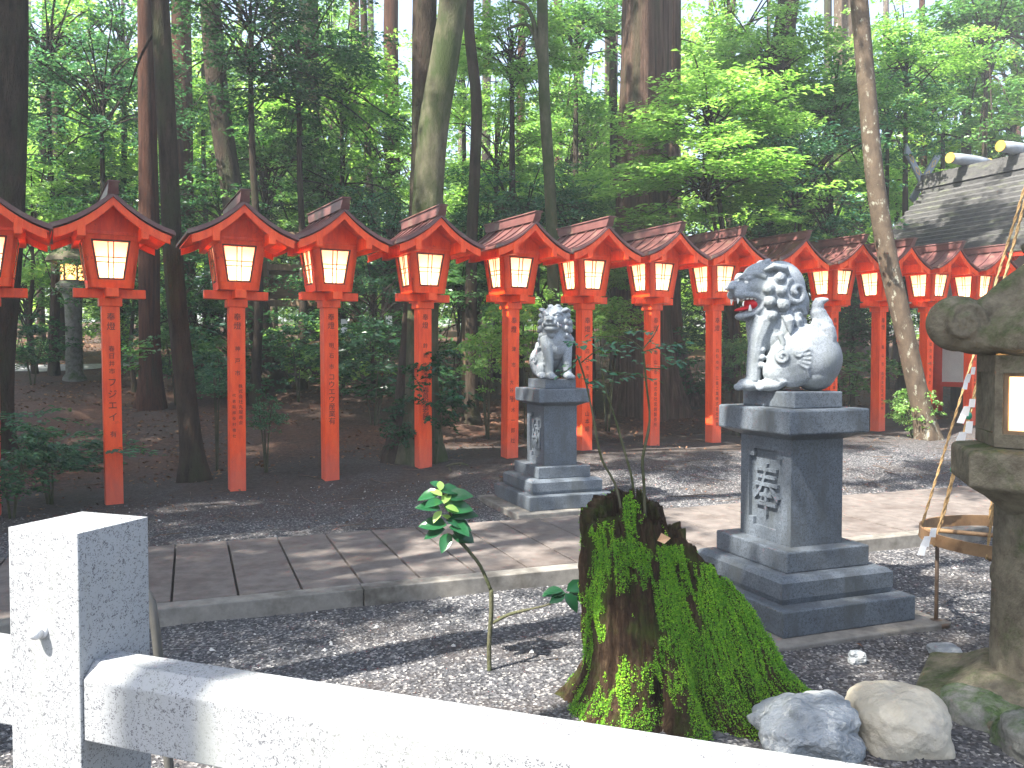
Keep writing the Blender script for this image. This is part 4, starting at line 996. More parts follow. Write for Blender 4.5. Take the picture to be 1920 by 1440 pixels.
MB().hexa([rp(W0+.1,WN-.3,.2),rp(RL,WN-.3,.2),rp(RL,WN-.4,.2),rp(W0+.1,WN-.4,.2),rp(W0+.1,WN-.3,FZ-.1),rp(RL,WN-.3,FZ-.1),rp(RL,WN-.4,FZ-.1),rp(W0+.1,WN-.4,FZ-.1)]).build('underfloor_shade', m_bark_dark, bl)  # dark panel standing in for the shade beneath the raised floor

# small timber shed behind the third lantern, background post, hanging papers
sh = empty('timber_shed', P(545, 640, 15.5)); b0 = P(545, 640, 15.5)
def bx(px0, px1, py0, py1, Yd, dep, mat, name, parent, org):
    a = P(px0, py1, Yd)-org; b = P(px1, py0, Yd)-org
    return MB().box(((a.x+b.x)/2, a.y+dep/2, (a.z+b.z)/2), (b.x-a.x, dep, b.z-a.z)).build(name, mat, parent, .004)
bx(505, 605, 498, 560, 15.6, .05, m_plank, 'plank_wall', sh, b0)
for y_ in (435, 495, 562): bx(478, 612, y_, y_+12, 15.5, .10, m_wood, 'beam', sh, b0)
bx(478, 612, 640, 648, 15.5, .10, m_wood, 'beam', sh, b0)
for x_ in (488, 600): bx(x_, x_+12, 425, 700, 15.45, .12, m_wood, 'pillar', sh, b0)
tag(sh, 'small brown timber frame with a plank wall seen between the third and fourth lanterns', 'shed')
wp = MB(); a = P(874, 700, 14.5); wp.box((a.x, a.y, a.z+.3), (.13,.13,1.7)); tag(wp.build('timber_post', m_wood, bevel=.005), 'tan timber post in the undergrowth right of the fourth whole lantern', 'post')
for i, (px, py) in enumerate(((645,612),(729,605))):
    c = P(px, py, 14); o = MB().add([c+Vector(v) for v in ((-.05,0,.12),(.05,.01,.12),(.06,0,-.02),(.03,.02,-.12),(-.05,.0,-.1))], [(0,1,2,3,4)]).build('hanging_paper', m_shide)
    so_ = o.modifiers.new('s', 'SOLIDIFY'); so_.thickness = .004
    tag(o, ['white paper hanging in the undergrowth right of the lantern reading 明石市', 'white paper hanging in the undergrowth left of the forked moss-green trunk'][i], 'paper')
# old stone lantern in the wood, far left
c0 = P(140, 712, 15.6); bs = empty('stone_lantern', (c0.x, c0.y, gz(c0.x, c0.y))); tag(bs, 'small distant stone lantern with glowing amber fire box, behind the second red lantern', 'stone lantern')
H_ = P(140, 545, 15.6).z-bs.location.z
MB().lathe([(.22,-.1),(.2,.05),(.15,.12),(.14,H_*.55),(.15,H_-.2),(.19,H_-.05)], n=14).build('pillar', m_oldst, bs)
MB().lathe([(.19,H_-.05),(.30,H_+.02),(.30,H_+.12),(.24,H_+.16)], n=6, a0=.3, smooth=False).build('platform', m_oldst, bs, .01)
for k in range(6):
    am = .3+math.pi/6+k*math.pi/3; n_ = Vector((math.cos(am), math.sin(am), 0)); t_ = Vector((-n_.y, n_.x, 0)); ap = .2; hw = .118
    zA, zB = H_+.16, H_+.50
    def fq(t, z, d): return n_*(ap-d)+t_*t+Vector((0,0,z))
    mb = MB()
    for ta, tb, za, zb in ((-hw,-hw+.02,zA,zB),(hw-.02,hw,zA,zB),(-hw+.02,hw-.02,zA,zA+.03),(-hw+.02,hw-.02,zB-.03,zB)):
        mb.hexa([fq(ta,za,0),fq(tb,za,0),fq(tb,za,.03),fq(ta,za,.03),fq(ta,zb,0),fq(tb,zb,0),fq(tb,zb,.03),fq(ta,zb,.03)])
    for s_ in (-1, 1): mb.tube([fq(-s_*(hw-.02),zA+.03,.012), fq(s_*(hw-.02),zB-.03,.012)], .006, 5)
    mb.build('fire_box_frame', m_oldst, bs)
    MB().add([fq(-hw+.02,zA+.03,.02),fq(hw-.02,zA+.03,.02),fq(hw-.02,zB-.03,.02),fq(-hw+.02,zB-.03,.02)], [(0,1,2,3)]).build('pane', m_paper, bs)
ld = D.lights.new('lamp', 'POINT'); ld.energy = 3.2; ld.color = (1, .5, .16); ld.shadow_soft_size = .04
lo = D.objects.new('lamp', ld); COL.objects.link(lo); lo.parent = bs; lo.location = (0,0,H_+.3)
MB().lathe([(.2,H_+.5),(.46,H_+.52),(.44,H_+.60),(.28,H_+.72),(.12,H_+.86),(.08,H_+.9),(.10,H_+.98),(.02,H_+1.08)], n=12, a0=.3, smooth=False).build('roof', m_mossst, bs, .01)

# ------------------------------------------------------------------ foliage meshes
BR = {}
def spray_crown(name, mat, seed, nspr, per, R, sr, ls, flat=.22, fill=.45, droop=.15):
    """sprays of leaves spread through an uneven ellipsoid of radii R"""
    g = np.random.default_rng(seed)
    d = g.normal(0, 1, (nspr*3, 3)); d /= np.linalg.norm(d, axis=1)[:, None]
    rr = (fill+(1-fill)*g.random(nspr*3))
    c = d*rr[:, None]; lump = fbm(d[:, 0]*1.7+seed, d[:, 1]*1.7, d[:, 2]*1.7, 2, seed); c *= (1+.35*lump)[:, None]
    keep = fbm(c[:, 0]*2.2, c[:, 1]*2.2+seed, c[:, 2]*2.6, 2, seed+3) > -.02
    c = c[keep][:nspr]*np.array(R); n = len(c)
    ax = c*np.array([1,1,0])+g.normal(0, .5, (n, 3))*np.array([1,1,.2]); ax /= np.linalg.norm(ax, axis=1)[:, None]
    idx = np.repeat(np.arange(n), per); m = len(idx)
    u = g.random(m); along = (u-.35)*sr*2; side = g.normal(0, .38, m)*sr*(1-.5*np.abs(u-.4))
    A = ax[idx]; B = np.cross(A, np.array([0,0,1.])); B /= np.linalg.norm(B, axis=1)[:, None]
    C = c[idx]+A*along[:, None]+B*side[:, None]; C[:, 2] += -droop*np.abs(along)*1.2+g.normal(0, flat*sr, m)*.5
    N = np.stack([g.normal(0, .38, m), g.normal(0, .38, m), np.ones(m)], 1)+A*.25
    LA = A*.7+B*np.sign(side)[:, None]*.8+g.normal(0, .35, (m, 3))
    V, F = leaves_np(C, N, LA, g.uniform(.7, 1.25, m)*ls, .27, .1)
    me = npmesh(name, V, F, mat)
    if name == 'crown':
        mb = MB(); R_ = np.array(R); foot = Vector((0, 0, -R[2]*.6))
        for j in range(0, n, max(1, n//34)):
            t = Vector(c[j]); a = foot.lerp(Vector((0, 0, R[2]*.3)), g.random()*.9); mid = a.lerp(t, .5)+Vector((0, 0, .12*R[2]))
            mb.tube(smoothpts([a, mid, t, t+Vector(ax[j])*sr*.9], 3), [.011*max(R)]*3+[.008*max(R)]*3+[.005*max(R)]*3+[.002*max(R)], 5)
        BR[me.name] = mb.mesh('branches', m_bark_dark)
    return me

U = dict(
 b1=spray_crown('crown', m_leaf_bright, 1, 190, 46, (2.1,2.1,1.7), .42, .13), b2=spray_crown('crown', m_leaf_bright, 2, 170, 44, (1.8,1.8,2.2), .40, .12),
 m1=spray_crown('crown', m_leaf_mid, 3, 150, 46, (2.1,2.1,1.9), .42, .13), m2=spray_crown('crown', m_leaf_mid, 4, 130, 44, (1.6,1.6,2.6), .40, .13),
 d1=spray_crown('crown', m_leaf_dark, 5, 150, 46, (2.1,2.1,1.8), .42, .12), u1=spray_crown('crown', m_leaf_blue, 6, 150, 46, (2.2,2.2,1.6), .45, .12),
 f1=spray_crown('crown', m_leaf_young_lit, 7, 260, 30, (3.6,3.6,4.2), .8, .27), f2=spray_crown('crown', m_leaf_bright, 8, 260, 30, (3.2,3.2,5.0), .8, .27), f3=spray_crown('crown', m_leaf_young_lit, 9, 220, 30, (3.4,3.4,3.8), .8, .26),
 c1=spray_crown('crown', m_leaf_mid, 10, 210, 42, (3.4,3.4,1.5), .62, .20, .2, .1), c2=spray_crown('crown', m_leaf_dark, 12, 170, 36, (3.0,3.0,1.6), .55, .20, .2, .1),
 s1=spray_crown('foliage', m_leaf_dark, 13, 60, 34, (.75,.75,.65), .2, .085), s2=spray_crown('foliage', m_leaf_cam, 14, 45, 26, (.6,.6,.65), .2, .11), s3=spray_crown('foliage', m_leaf_bright, 15, 55, 30, (.7,.7,.55), .2, .085),
 s4=spray_crown('foliage', m_leaf_blue, 16, 60, 34, (.8,.8,.6), .22, .085), lo=spray_crown('foliage', m_leaf_mid, 17, 55, 30, (.8,.8,.4), .22, .09))

def trunk_mesh(pts, r0, r1, mat, seed=0, flare=1.6, n=20, rough=.10, name='trunk'):
    """tapered trunk with uneven section, root flare at the foot (pts from the foot up)"""
    P_ = smoothpts(pts, 10); m = len(P_); L = [0]
    for a, b in zip(P_[:-1], P_[1:]): L.append(L[-1]+(b-a).length)
    V = []; F = []
    for i, p in enumerate(P_):
        t = L[i]/L[-1]; R = r0+(r1-r0)*t; R *= 1+(flare-1)*math.exp(-max(0, L[i]-.15)/(r0*2.2))
        d = (P_[min(i+1, m-1)]-P_[max(i-1, 0)]).normalized(); u = d.cross(Vector((0,1,0))).normalized(); w = d.cross(u)
        for k in range(n):
            a = 2*math.pi*k/n
            rr = R*(1+rough*float(vnoise(math.cos(a)*1.6+seed, math.sin(a)*1.6, L[i]*.7, seed))+rough*.6*float(vnoise(math.cos(a)*4+seed, math.sin(a)*4, L[i]*.4, seed+5)))
            if L[i] < r0*4: rr *= 1+.22*math.exp(-L[i]/(r0*1.5))*math.cos(a*5+seed)
            V.append(tuple(p+u*rr*math.cos(a)+w*rr*math.sin(a)))
    I = np.arange(m-1)[:, None]*n; J = np.arange(n)[None, :]; J2 = (J+1) % n
    F = np.stack([I+J, I+J2, I+n+J2, I+n+J], 2).reshape(-1, 4)
    return npmesh(name, np.array(V), F, mat, True)
def add_crown(root, key, c, sc, rz=0):
    if U[key].name in BR:
        q = link('branches', BR[U[key].name], root); q.location = c; q.scale = sc if hasattr(sc, '__len__') else (sc,)*3
    o = link('crown', U[key], root); o.location = c; o.scale = sc if hasattr(sc, '__len__') else (sc,)*3; o.rotation_euler = (0,0,rz)
    if U[key].name in BR: q.rotation_euler = (0,0,rz)
    return o
def branch(root, pts, r0, r1, mat):
    ps = smoothpts([Vector(p) for p in pts], 5); n = len(ps); return MB().tube(ps, [r0+(r1-r0)*i/(n-1) for i in range(n)], 8).build('branch', mat, root)

rt = random.Random(77)
def tree(path, Yd, wpx, mat, label, group=None, crowns=(), branches=(), top=None, flare=1.6, name='tree', r1f=.7, extend=True):
    """path: surveyed pixels from the foot up; wpx: width in photo pixels near the middle"""
    r = wpx/2/FPX*Yd; pts = [P(x_, y_, Yd) for x_, y_ in path]
    b = pts[0]; zg = gz(b.x, b.y); b = Vector((b.x, b.y, zg-.1)); 
    if pts[0].z > zg+.4: pts = [b]+pts
    else: pts[0] = b
    if extend:
        d = (pts[-1]-pts[-2]).normalized(); d = Vector((d.x*.4, d.y*.4+.02, max(.8, d.z))).normalized(); pts.append(pts[-1]+d*3.5); pts.append(pts[-1]+Vector((0,.1,4)))
    root = empty(name, b); loc = [p-b for p in pts]
    link('trunk', trunk_mesh(loc, r*1.1, r*r1f, mat, rt.randrange(99), flare), root)
    for (key, px, py, dy, sc) in crowns:
        add_crown(root, key, P(px, py, Yd+dy)-b, sc, rt.uniform(0, 6))
    for pl, r0, r1 in branches: branch(root, [P(x_, y_, Yd+dy)-b for x_, y_, dy in pl], r0, r1, mat)
    tag(root, label, 'tree', group); return root, b, loc[-1]

T = []
def addtop(res, items):
    root, b, top = res
    for (key, dx, dy, dz, sc) in items:
        p = top+Vector((dx, dy, dz)); add_crown(root, key, p, sc, rt.uniform(0, 6))
        if dx or dy: branch(root, [top+Vector((0,0,-1.5)), top.lerp(p, .5)+Vector((0,0,-.6)), p], .07, .025, m_bark_dark)
    if not any(True for _ in items): pass
FG = 'tall trunks of the wood behind the lanterns'
t1 = tree([(-25,880),(-8,640),(8,400),(18,150),(22,-60)], 10.2, 62, m_bark_dark, 'thick dark trunk filling the left edge of the photo', FG)
t2 = tree([(368,886),(345,700),(326,500),(314,260),(303,60),(298,-80)], 9.75, 34, m_bark_dark, 'slim dark trunk slanting down between the second and third red lanterns, lit olive higher up', FG, branches=[([(300,40,0),(262,110,.3),(240,180,.5)], .02, .008)])
t3 = tree([(282,762),(280,560),(278,330),(276,100),(274,-60)], 13.6, 34, m_bark_red, 'straight reddish trunk just left of the slanting dark trunk', FG)
t4 = tree([(352,700),(346,480),(343,250),(340,20),(340,-60)], 17.5, 36, m_bark_red, 'dark reddish trunk just right of the slanting dark trunk', FG)
t5 = tree([(512,718),(484,590),(448,430),(418,250),(400,80),(392,-60)], 15.2, 40, m_bark_dark, 'shaggy leaning trunk behind the third red lantern', FG)
t6 = tree([(598,690),(592,480),(584,280),(580,80),(578,-60)], 17.8, 38, m_bark_dark, 'dark upright trunk above the roof of the fourth red lantern', FG)
t7 = tree([(700,560),(694,380),(686,200),(682,30),(680,-60)], 19, 14, m_bark_dark, 'thin dark crooked stem between the fourth and fifth lantern roofs', FG, branches=[([(692,330,0),(705,290,0),(735,275,.2)], .03, .012)])
t8 = tree([(668,600),(667,380),(665,180),(664,-60)], 25, 20, m_bark_red, 'pinkish sunlit trunk far back between the fourth and fifth lanterns', FG)
t9 = tree([(740,620),(738,400),(734,200),(733,-60)], 22, 30, m_bark_red, 'upright trunk in the middle distance left of the forked trunk', FG)
t10 = tree([(762,876),(772,700),(788,480),(793,300),(795,100),(797,-60)], 10.75, 46, m_bark_dark, 'dark upright trunk behind the pale leaning one, fifth red lantern in front', FG, flare=2.0)
t11 = tree([(790,872),(792,660),(800,440),(812,250),(836,90),(852,-60)], 10.55, 56, m_bark_moss, 'pale moss-green trunk leaning right above the fifth red lantern', FG, flare=1.5)
t12 = tree([(884,690),(884,480),(890,320),(893,190),(880,60),(878,-60)], 13.4, 22, m_bark_dark, 'thin dark wavy trunk right of the pale leaning trunk', FG)
t13 = tree([(1040,720),(1036,480),(1030,330),(1020,170),(1017,20),(1016,-60)], 13.2, 22, m_bark_moss, 'slim trunk with a crooked side branch above the small far statue', FG, branches=[([(1021,130,0),(1010,100,0),(1004,70,0),(985,45,.1),(950,55,.2)], .05, .02), ([(1004,75,0),(1000,40,0),(985,10,.1),(960,2,.2)], .045, .02)])
t14 = tree([(1215,742),(1203,560),(1203,350),(1210,140),(1215,-60)], 15.2, 96, m_bark_cedar, 'huge straight cedar trunk rising behind the lanterns at the centre right', FG, flare=1.35)
t15 = tree([(1285,735),(1262,600),(1256,400),(1262,150),(1263,-60)], 16.6, 30, m_bark_cedar, 'narrow trunk close against the right side of the huge cedar', FG, flare=2.0)
t16 = tree([(1152,640),(1152,420),(1150,200),(1146,-60)], 20, 15, m_bark_dark, 'thin trunk just left of the huge cedar', FG)
t17 = tree([(1138,600),(1136,400),(1140,200),(1141,110)], 24, 17, m_bark_grey, 'pale sunlit trunk left of the huge cedar', FG)
t18 = tree([(1425,690),(1432,480),(1446,260),(1468,80),(1484,-60)], 17.4, 40, m_bark_dark, 'dark trunk leaning right high above the large near statue', FG)
t19 = tree([(1590,620),(1590,400),(1590,200),(1590,-60)], 25, 58, m_bark_grey, 'broad hazy trunk behind the top of the leaning lichen trunk', FG, flare=1.2)
t20 = tree([(1745,822),(1718,720),(1692,600),(1664,480),(1640,330),(1626,170),(1612,10),(1604,-80)], 12.7, 33, m_bark_grey, 'lichen-spotted slender trunk leaning left across the right-hand lanterns', FG, flare=1.3)
t21 = tree([(1808,540),(1812,300),(1810,120),(1806,-60)], 25, 17, m_bark_dark, 'thin dark trunk standing beyond the shrine roof', FG)
t22 = tree([(1848,540),(1850,330),(1852,120),(1850,-60)], 30, 15, m_bark_dark, 'thinner trunk beyond the shrine roof, next to the first one', FG)
t23 = tree([(78,690),(76,480),(80,300),(84,100),(86,-60)], 20, 13, m_bark_dark, 'thin trunk near the left edge beside the thick dark one', FG)
t24 = tree([(112,690),(112,500),(108,330),(104,180),(100,-60)], 18.5, 30, m_bark_dark, 'grey-brown trunk above the distant stone lantern', FG)
for res, its in ((t1, [('c2',0,0,0,1.0)]), (t2, [('c1',-.6,-.5,.5,.8)]), (t10, [('c2',-3.0,1.5,.5,.9)])): addtop(res, its)

# in-frame understory trees: slim stem and a crown placed by survey
def under(px, py, Yd, key, sc, label, group='leafy understory trees', stem=True, footpx=None, mat=None):
    c = P(px, py, Yd); fx = c.x if footpx is None else (footpx-960)/FPX*Yd; zg = gz(fx, Yd); root = empty('tree', (fx, Yd, zg-.05))
    L = c-root.location
    ps = [Vector((0,0,0)), Vector((L.x*.2+.1*rt.uniform(-1,1), L.y*.2, L.z*.35)), Vector((L.x*.6, L.y*.5, L.z*.7)), L+Vector((0,0,.6*(sc if not hasattr(sc,'__len__') else sc[2])))]
    h = max(1.0, L.z); r = .012*h+.02
    link('trunk', trunk_mesh(ps, r, r*.3, mat or m_bark_dark, rt.randrange(99), 1.3, 8), root)
    add_crown(root, key, L, sc, rt.uniform(0, 6)); tag(root, label, 'tree', group); return root
auto = []      # trees whose label is worked out from their place afterwards
def au(px, py, Yd, key, sc, **k): auto.append((under(px, py, Yd, key, sc, '', **k), px, Yd, key, py))
# the bright layered tree right of the cedar
under(1330, 230, 13.6, 'b1', (.80,.80,.50), 'bright sunlit layered tree in front of the huge cedar, upper tier of leaves', None, footpx=1385)
under(1320, 345, 13.2, 'b1', (.85,.85,.42), 'bright sunlit low tree in front of the huge cedar, just above the lantern roofs', None, footpx=1400)
for a in [
 (1500,330,15,'u1',.8),(1440,120,17,'b1',.8),(1560,230,16.5,'m1',.75),(1560,400,15.5,'b2',.6),(1370,60,19,'b2',.9),(1700,120,20,'b1',.8),(1665,215,21,'u1',.8),(1850,80,22,'m1',1.2),(1770,160,25,'b1',1.0),(1900,190,26,'m2',1.2),(1600,330,23,'b1',.8),
 (560,120,15,'d1',.8),(470,60,14,'d1',.7),(640,190,17,'b1',.8),(500,330,16.5,'m1',.8),(420,420,16,'d1',.7),(640,380,17,'m2',.7),(720,460,16,'u1',.7),(560,260,20,'b1',1.0),(730,300,21,'b2',.8),
 (90,90,16,'u1',.8),(190,180,15.5,'u1',.75),(130,330,17,'b1',.8),(60,420,16,'b1',.75),(230,60,18,'b2',.9),(200,400,17.5,'u1',.7),(250,480,15,'d1',.6),(330,560,15,'d1',.6),(50,560,18,'m1',.8),
 (960,100,16,'b1',.7),(930,270,18,'b2',.7),(980,420,16,'u1',.7),(1080,80,19,'m1',.8),(1100,250,22,'b1',1.0),(1080,420,17,'m1',.7),(900,470,15.5,'d1',.65),(1010,530,14.5,'b2',.5),(1110,520,14.5,'b1',.42),(860,560,14.5,'m1',.6),(700,580,14.2,'d1',.6),(620,500,16,'m1',.6),
 (1380,470,17,'d1',.7),(1490,520,16,'d1',.6),(1330,560,18,'d1',.6),(1600,560,18,'d1',.6),(400,600,15.5,'m1',.55),(380,140,19,'b2',.7),(450,260,20,'b1',.75),(620,90,21,'b2',.8),(120,250,21,'b1',.8),(230,300,20,'b2',.6),(940,380,20,'b1',.8),(560,420,20,'b1',.7),(870,140,22,'b2',.8),(340,360,20,'b1',.6),(1060,330,21,'b2',.7),(1490,220,20,'b1',.8)]: au(*a)
rf_ = random.Random(5)
for i in range(20):
    Yd = rf_.uniform(24, 40); px = -60+2040*((i*.618) % 1); py = rf_.uniform(200, 540); au(px, py, Yd, rf_.choice(['f1','f1','f2','f3','f3']), rf_.uniform(.7, 1.0))
for i in range(16):
    Yd = rf_.uniform(42, 75); px = -60+2040*((i*.618+.3) % 1); py = rf_.uniform(300, 580)
    if i % 2: py = rf_.uniform(420, 600)
    au(px, py, Yd, rf_.choice(['f1','f2','f3']), rf_.uniform(1.1, 1.8))
# bare far trunks
for i in range(34):
    Yd = rf_.uniform(22, 52); px = -20+1960*((i*.618+.15) % 1); w = rf_.uniform(9, 26)*22/Yd
    lean = rf_.uniform(-25, 25)
    res = tree([(px+lean, 640), (px+lean*.6, 420), (px+lean*.2, 180), (px, -80)], Yd, w, rf_.choice([m_bark_dark, m_bark_red, m_bark_grey]), '', flare=1.2)
    auto.append((res[0], px, Yd, 'trunk', 300))

# high canopy that shades the scene: each crown stands sunward of the place it shades
def canopy(tx, ty, h, key, sc, foot):
    c = Vector((tx, ty, 0))+S*(h/S.z)
    zg = gz(*foot); root = empty('canopy_tree', (foot[0], foot[1], zg-.1)); L = c-root.location
    link('trunk', trunk_mesh([Vector((0,0,0)), Vector((L.x*.15, L.y*.15, L.z*.4)), Vector((L.x*.5, L.y*.5, L.z*.75)), L+Vector((0,0,.5))], .2, .05, m_bark_dark, rt.randrange(99), 1.5, 12), root)
    add_crown(root, key, L, sc, rt.uniform(0, 6)); return root
CAN = [ # target x, y, height, crown, scale, foot
 (-5,6,11,'c1',1.0),(-2.4,5.2,11.5,'c2',.8),(-4.5,9.5,12,'c2',1.0),(-1.0,8.6,11,'c1',.8),(-7.5,11,12,'c1',1.1),(-2.2,11.5,13,'c2',1.0),(-4.5,13.5,13.5,'c1',.9),(-8,15,14,'c1',1.0),
 (1.3,4.3,10.5,'c2',.38),(3.2,4.2,11,'c1',.42),(-3.6,3.2,10.5,'c1',.6),(-10,8,12,'c1',1.2),(.8,6.9,9,'c2',.33),(1.75,3.15,8.5,'m1',.36),
 (5.1,9.6,9,'m1',.5),(2.2,10.4,9.5,'m2',.5),(4.4,11.8,9.5,'m1',.5),(6.9,10.4,9.5,'m2',.4),(3.9,6.3,8.5,'m1',.35),(6.3,8.0,9,'m2',.35),
 (9.0,17.5,14,'c1',.75),(11.0,19,15,'c2',.8),(1.0,13.0,11,'m1',.5)]
CAN.sort(key=lambda q: q[1])
ORDN = ['nearest','second','third','fourth','fifth','sixth','seventh','eighth','ninth','tenth','eleventh','twelfth','thirteenth','fourteenth','fifteenth','sixteenth','seventeenth','eighteenth','nineteenth','twentieth','twenty-first','twenty-second','farthest','','']
for i, (tx, ty, h, key, sc) in enumerate(CAN):
    c = Vector((tx, ty, 0))+S*(h/S.z)
    fx = c.x if abs(c.x) > .72*max(c.y, .1)+.6 else math.copysign(.72*max(c.y, .1)+1.2, c.x if abs(c.x) > .3 else -1)
    if ty in (4.2, 3.15): fx = -6.2 if ty == 4.2 else -5.4
    o = canopy(tx, ty, h, key, sc, (fx, c.y-(1.5 if ty == 3.15 else 0)))
    o['group'] = 'tall trees overhead whose crowns shade the path'; o['category'] = 'tree'; o['label'] = f'{ORDN[i]} of the tall shade trees standing outside the photo, counted from the camera side'

# labels for the trees placed in series
def place(px):
    names = [(-22,'the lantern at the left edge'),(210,'the lantern nearest the white granite post'),(442,'the lantern with two columns of writing'),(618,'the third whole lantern from the left'),(793,'the lantern by the forked trunk'),(955,'the pale-roofed lantern'),(1095,'the lantern behind the small statue'),(1222,'the lantern in front of the cedar'),(1338,'the lantern left of the large statue'),(1500,'the large near statue'),(1647,'the leaning lichen trunk'),(1800,'the shrine roof')]
    return min(names, key=lambda q: abs(q[0]-px))[1]
groups = {}
for o, px, Yd, key, py in auto:
    kd = {'b':'bright green leafy','m':'mid green leafy','d':'dark green leafy','u':'bluish green leafy','f':'tall distant'}.get(key[0], 'bare-stemmed') if key != 'trunk' else 'bare-stemmed'
    if key == 'f3': kd = 'yellow-green distant'
    groups.setdefault((kd, place(px)), []).append((Yd, o))
for (kd, pl), L in groups.items():
    L.sort(key=lambda q: q[0]); n = len(L)
    for i, (Yd, o) in enumerate(L):
        rk = '' if n == 1 else ('nearest ' if i == 0 else ('farthest ' if i == n-1 else ORD[i]+' nearest '))
        o['label'] = f'{rk}{kd} tree rising behind {pl}'; o['category'] = 'tree'; o['group'] = 'trees of the wood behind the lanterns'

# ------------------------------------------------------------------ shrubs and small plants
def shrub(px, py, Yd, key, sc, label, name='shrub', nst=4, group=None):
    c = P(px, py, Yd); zg = gz(c.x, Yd); root = empty(name, (c.x, Yd, zg)); L = c-root.location
    mb = MB()
    for k in range(nst):
        a = rt.uniform(0, 6.28); q = Vector((math.cos(a)*.25, math.sin(a)*.25, 0))*(sc if not hasattr(sc, '__len__') else sc[0])
        mb.tube(smoothpts([q*.1+Vector((0,0,-.05)), q*.4+L*.5, L+q+Vector((0,0,.1))], 3), [.014,.012,.011,.010,.009,.007,.004], 6)
    mb.build('stems', m_bark_moss, root)
    f = link('foliage', U[key], root); f.location = L; f.scale = sc if hasattr(sc, '__len__') else (sc,)*3; f.rotation_euler = (0,0,rt.uniform(0,6)); tag(root, label, 'shrub', group); return root
shrub(1712, 765, 12.9, 's3', (.55,.5,.75), 'bright sunlit shrub at the foot of the leaning lichen trunk')
shrub(815, 735, 10.3, 's2', (.75,.7,.85), 'glossy camellia bush around the post of the lantern by the forked trunk')
shrub(760, 800, 10.5, 's2', (.5,.5,.6), 'smaller glossy bush at the left foot of the forked trunk')
shrub(95, 830, 8.6, 's4', (1.0,.8,.6), 'low bluish leafy shrub at the left edge behind the white post')
shrub(20, 870, 7.8, 's1', (.7,.7,.7), 'dark leafy shrub in the lower left corner behind the white post')
shrub(405, 715, 10.3, 's4', (.45,.4,.4), 'small maple-leaved shrub left of the lantern with two columns of writing')
shrub(498, 770, 10.0, 's4', (.35,.35,.45), 'small leafy plant right of the lantern with two columns of writing')
shrub(700, 680, 12.8, 's1', (1.5,1.2,1.2), 'wide dark shrub between the 明石市 lantern and the forked trunk')
shrub(915, 660, 12.4, 's3', (.8,.7,1.0), 'green shrub left of the pale-roofed lantern')
shrub(985, 600, 12.6, 's3', (.9,.9,1.1), 'brightly lit shrub behind the small far statue')
shrub(1140, 600, 13.4, 's3', (.9,.9,.9), 'bright shrub between the far statue and the huge cedar')
shrub(1385, 660, 13.2, 'lo', (.5,.5,.9), 'small leafy shrub left of the large near statue, in the shade')
for i, (px, py, Yd) in enumerate(((60,640,15),(330,650,14),(430,660,14.5),(560,640,14.2),(640,660,15),(1290,680,16),(1500,640,16),(1590,690,15),(230,600,16.5),(1650,600,17))):
    shrub(px, py, Yd, ['s1','lo','s4','s1','s3','s1','s1','lo','s3','s1'][i], rt.uniform(.9, 1.4), ['low dark','low fresh green','low bluish','low dark','low bright','low dark','low dark','low fresh green','pale bright','low dark'][i]+' undergrowth shrub behind '+place(px), group='low undergrowth shrubs')

def leafcluster(items, mat, name, parent, wid=.3, fold=.12):
    C = np.array([i[0] for i in items]); N = np.array([i[1] for i in items], float); A = np.array([i[2] for i in items], float); s = np.array([i[3] for i in items], float)
    n = len(C); N = N/np.linalg.norm(N, axis=1)[:, None]; A = A-N*np.sum(A*N, 1)[:, None]; A /= np.linalg.norm(A, axis=1)[:, None]; B = np.cross(N, A); s = s[:, None]
    prof_ = [(0,0),(.18,.7),(.42,1),(.68,.8),(.88,.38),(1,0)]; V = []
    rows = []
    for t, w in prof_:
        mid = C+A*s*t-N*s*.18*t*t
        rows.append(np.stack([mid+B*s*wid*w+N*s*fold*w, mid, mid-B*s*wid*w+N*s*fold*w], 1))
    V = np.stack(rows, 1).reshape(-1, 3); F = []
    for k in range(n):
        o = k*18
        for r_ in range(5):
            for c_ in (0, 1): a = o+r_*3+c_; F.append((a, a+1, a+4, a+3))
    return link(name, npmesh(name, V, F, mat, True), parent)
sp0 = P(919, 1262, 4.0); sap = empty('camellia_sapling', (sp0.x, 4.0, 0)); tag(sap, 'young camellia sapling with two tufts of glossy leaves growing in the gravel', 'sapling')
def q_(px, py, dy=0): return P(px, py, 4.0+dy)-sap.location
mb = MB()
mb.tube(smoothpts([q_(919,1290), q_(917,1215), q_(921,1150), q_(921,1105)], 4), [.014]+[.011]*11+[.009], 8)
mb.tube(smoothpts([q_(921,1108), q_(900,1060), q_(870,1020), q_(845,965), q_(828,920)], 4), [.0085]*8+[.006]*8+[.003], 7)
mb.tube(smoothpts([q_(880,1035), q_(855,1010), q_(838,1000)], 4), [.006]*8+[.003], 6)
mb.tube(smoothpts([q_(924,1168), q_(955,1152), q_(995,1142), q_(1032,1132), q_(1062,1112)], 4), [.008]*8+[.005]*8+[.003], 7)
mb.build('stem', m_bark_moss, sap)
g = random.Random(3)
def lf(px, py, dy, ax, s, up=.8): return (tuple(q_(px, py, dy)), (g.uniform(-.3,.3), -g.uniform(.2,.9), up), (ax[0], g.uniform(-.3,.3), ax[1]), s*.88)
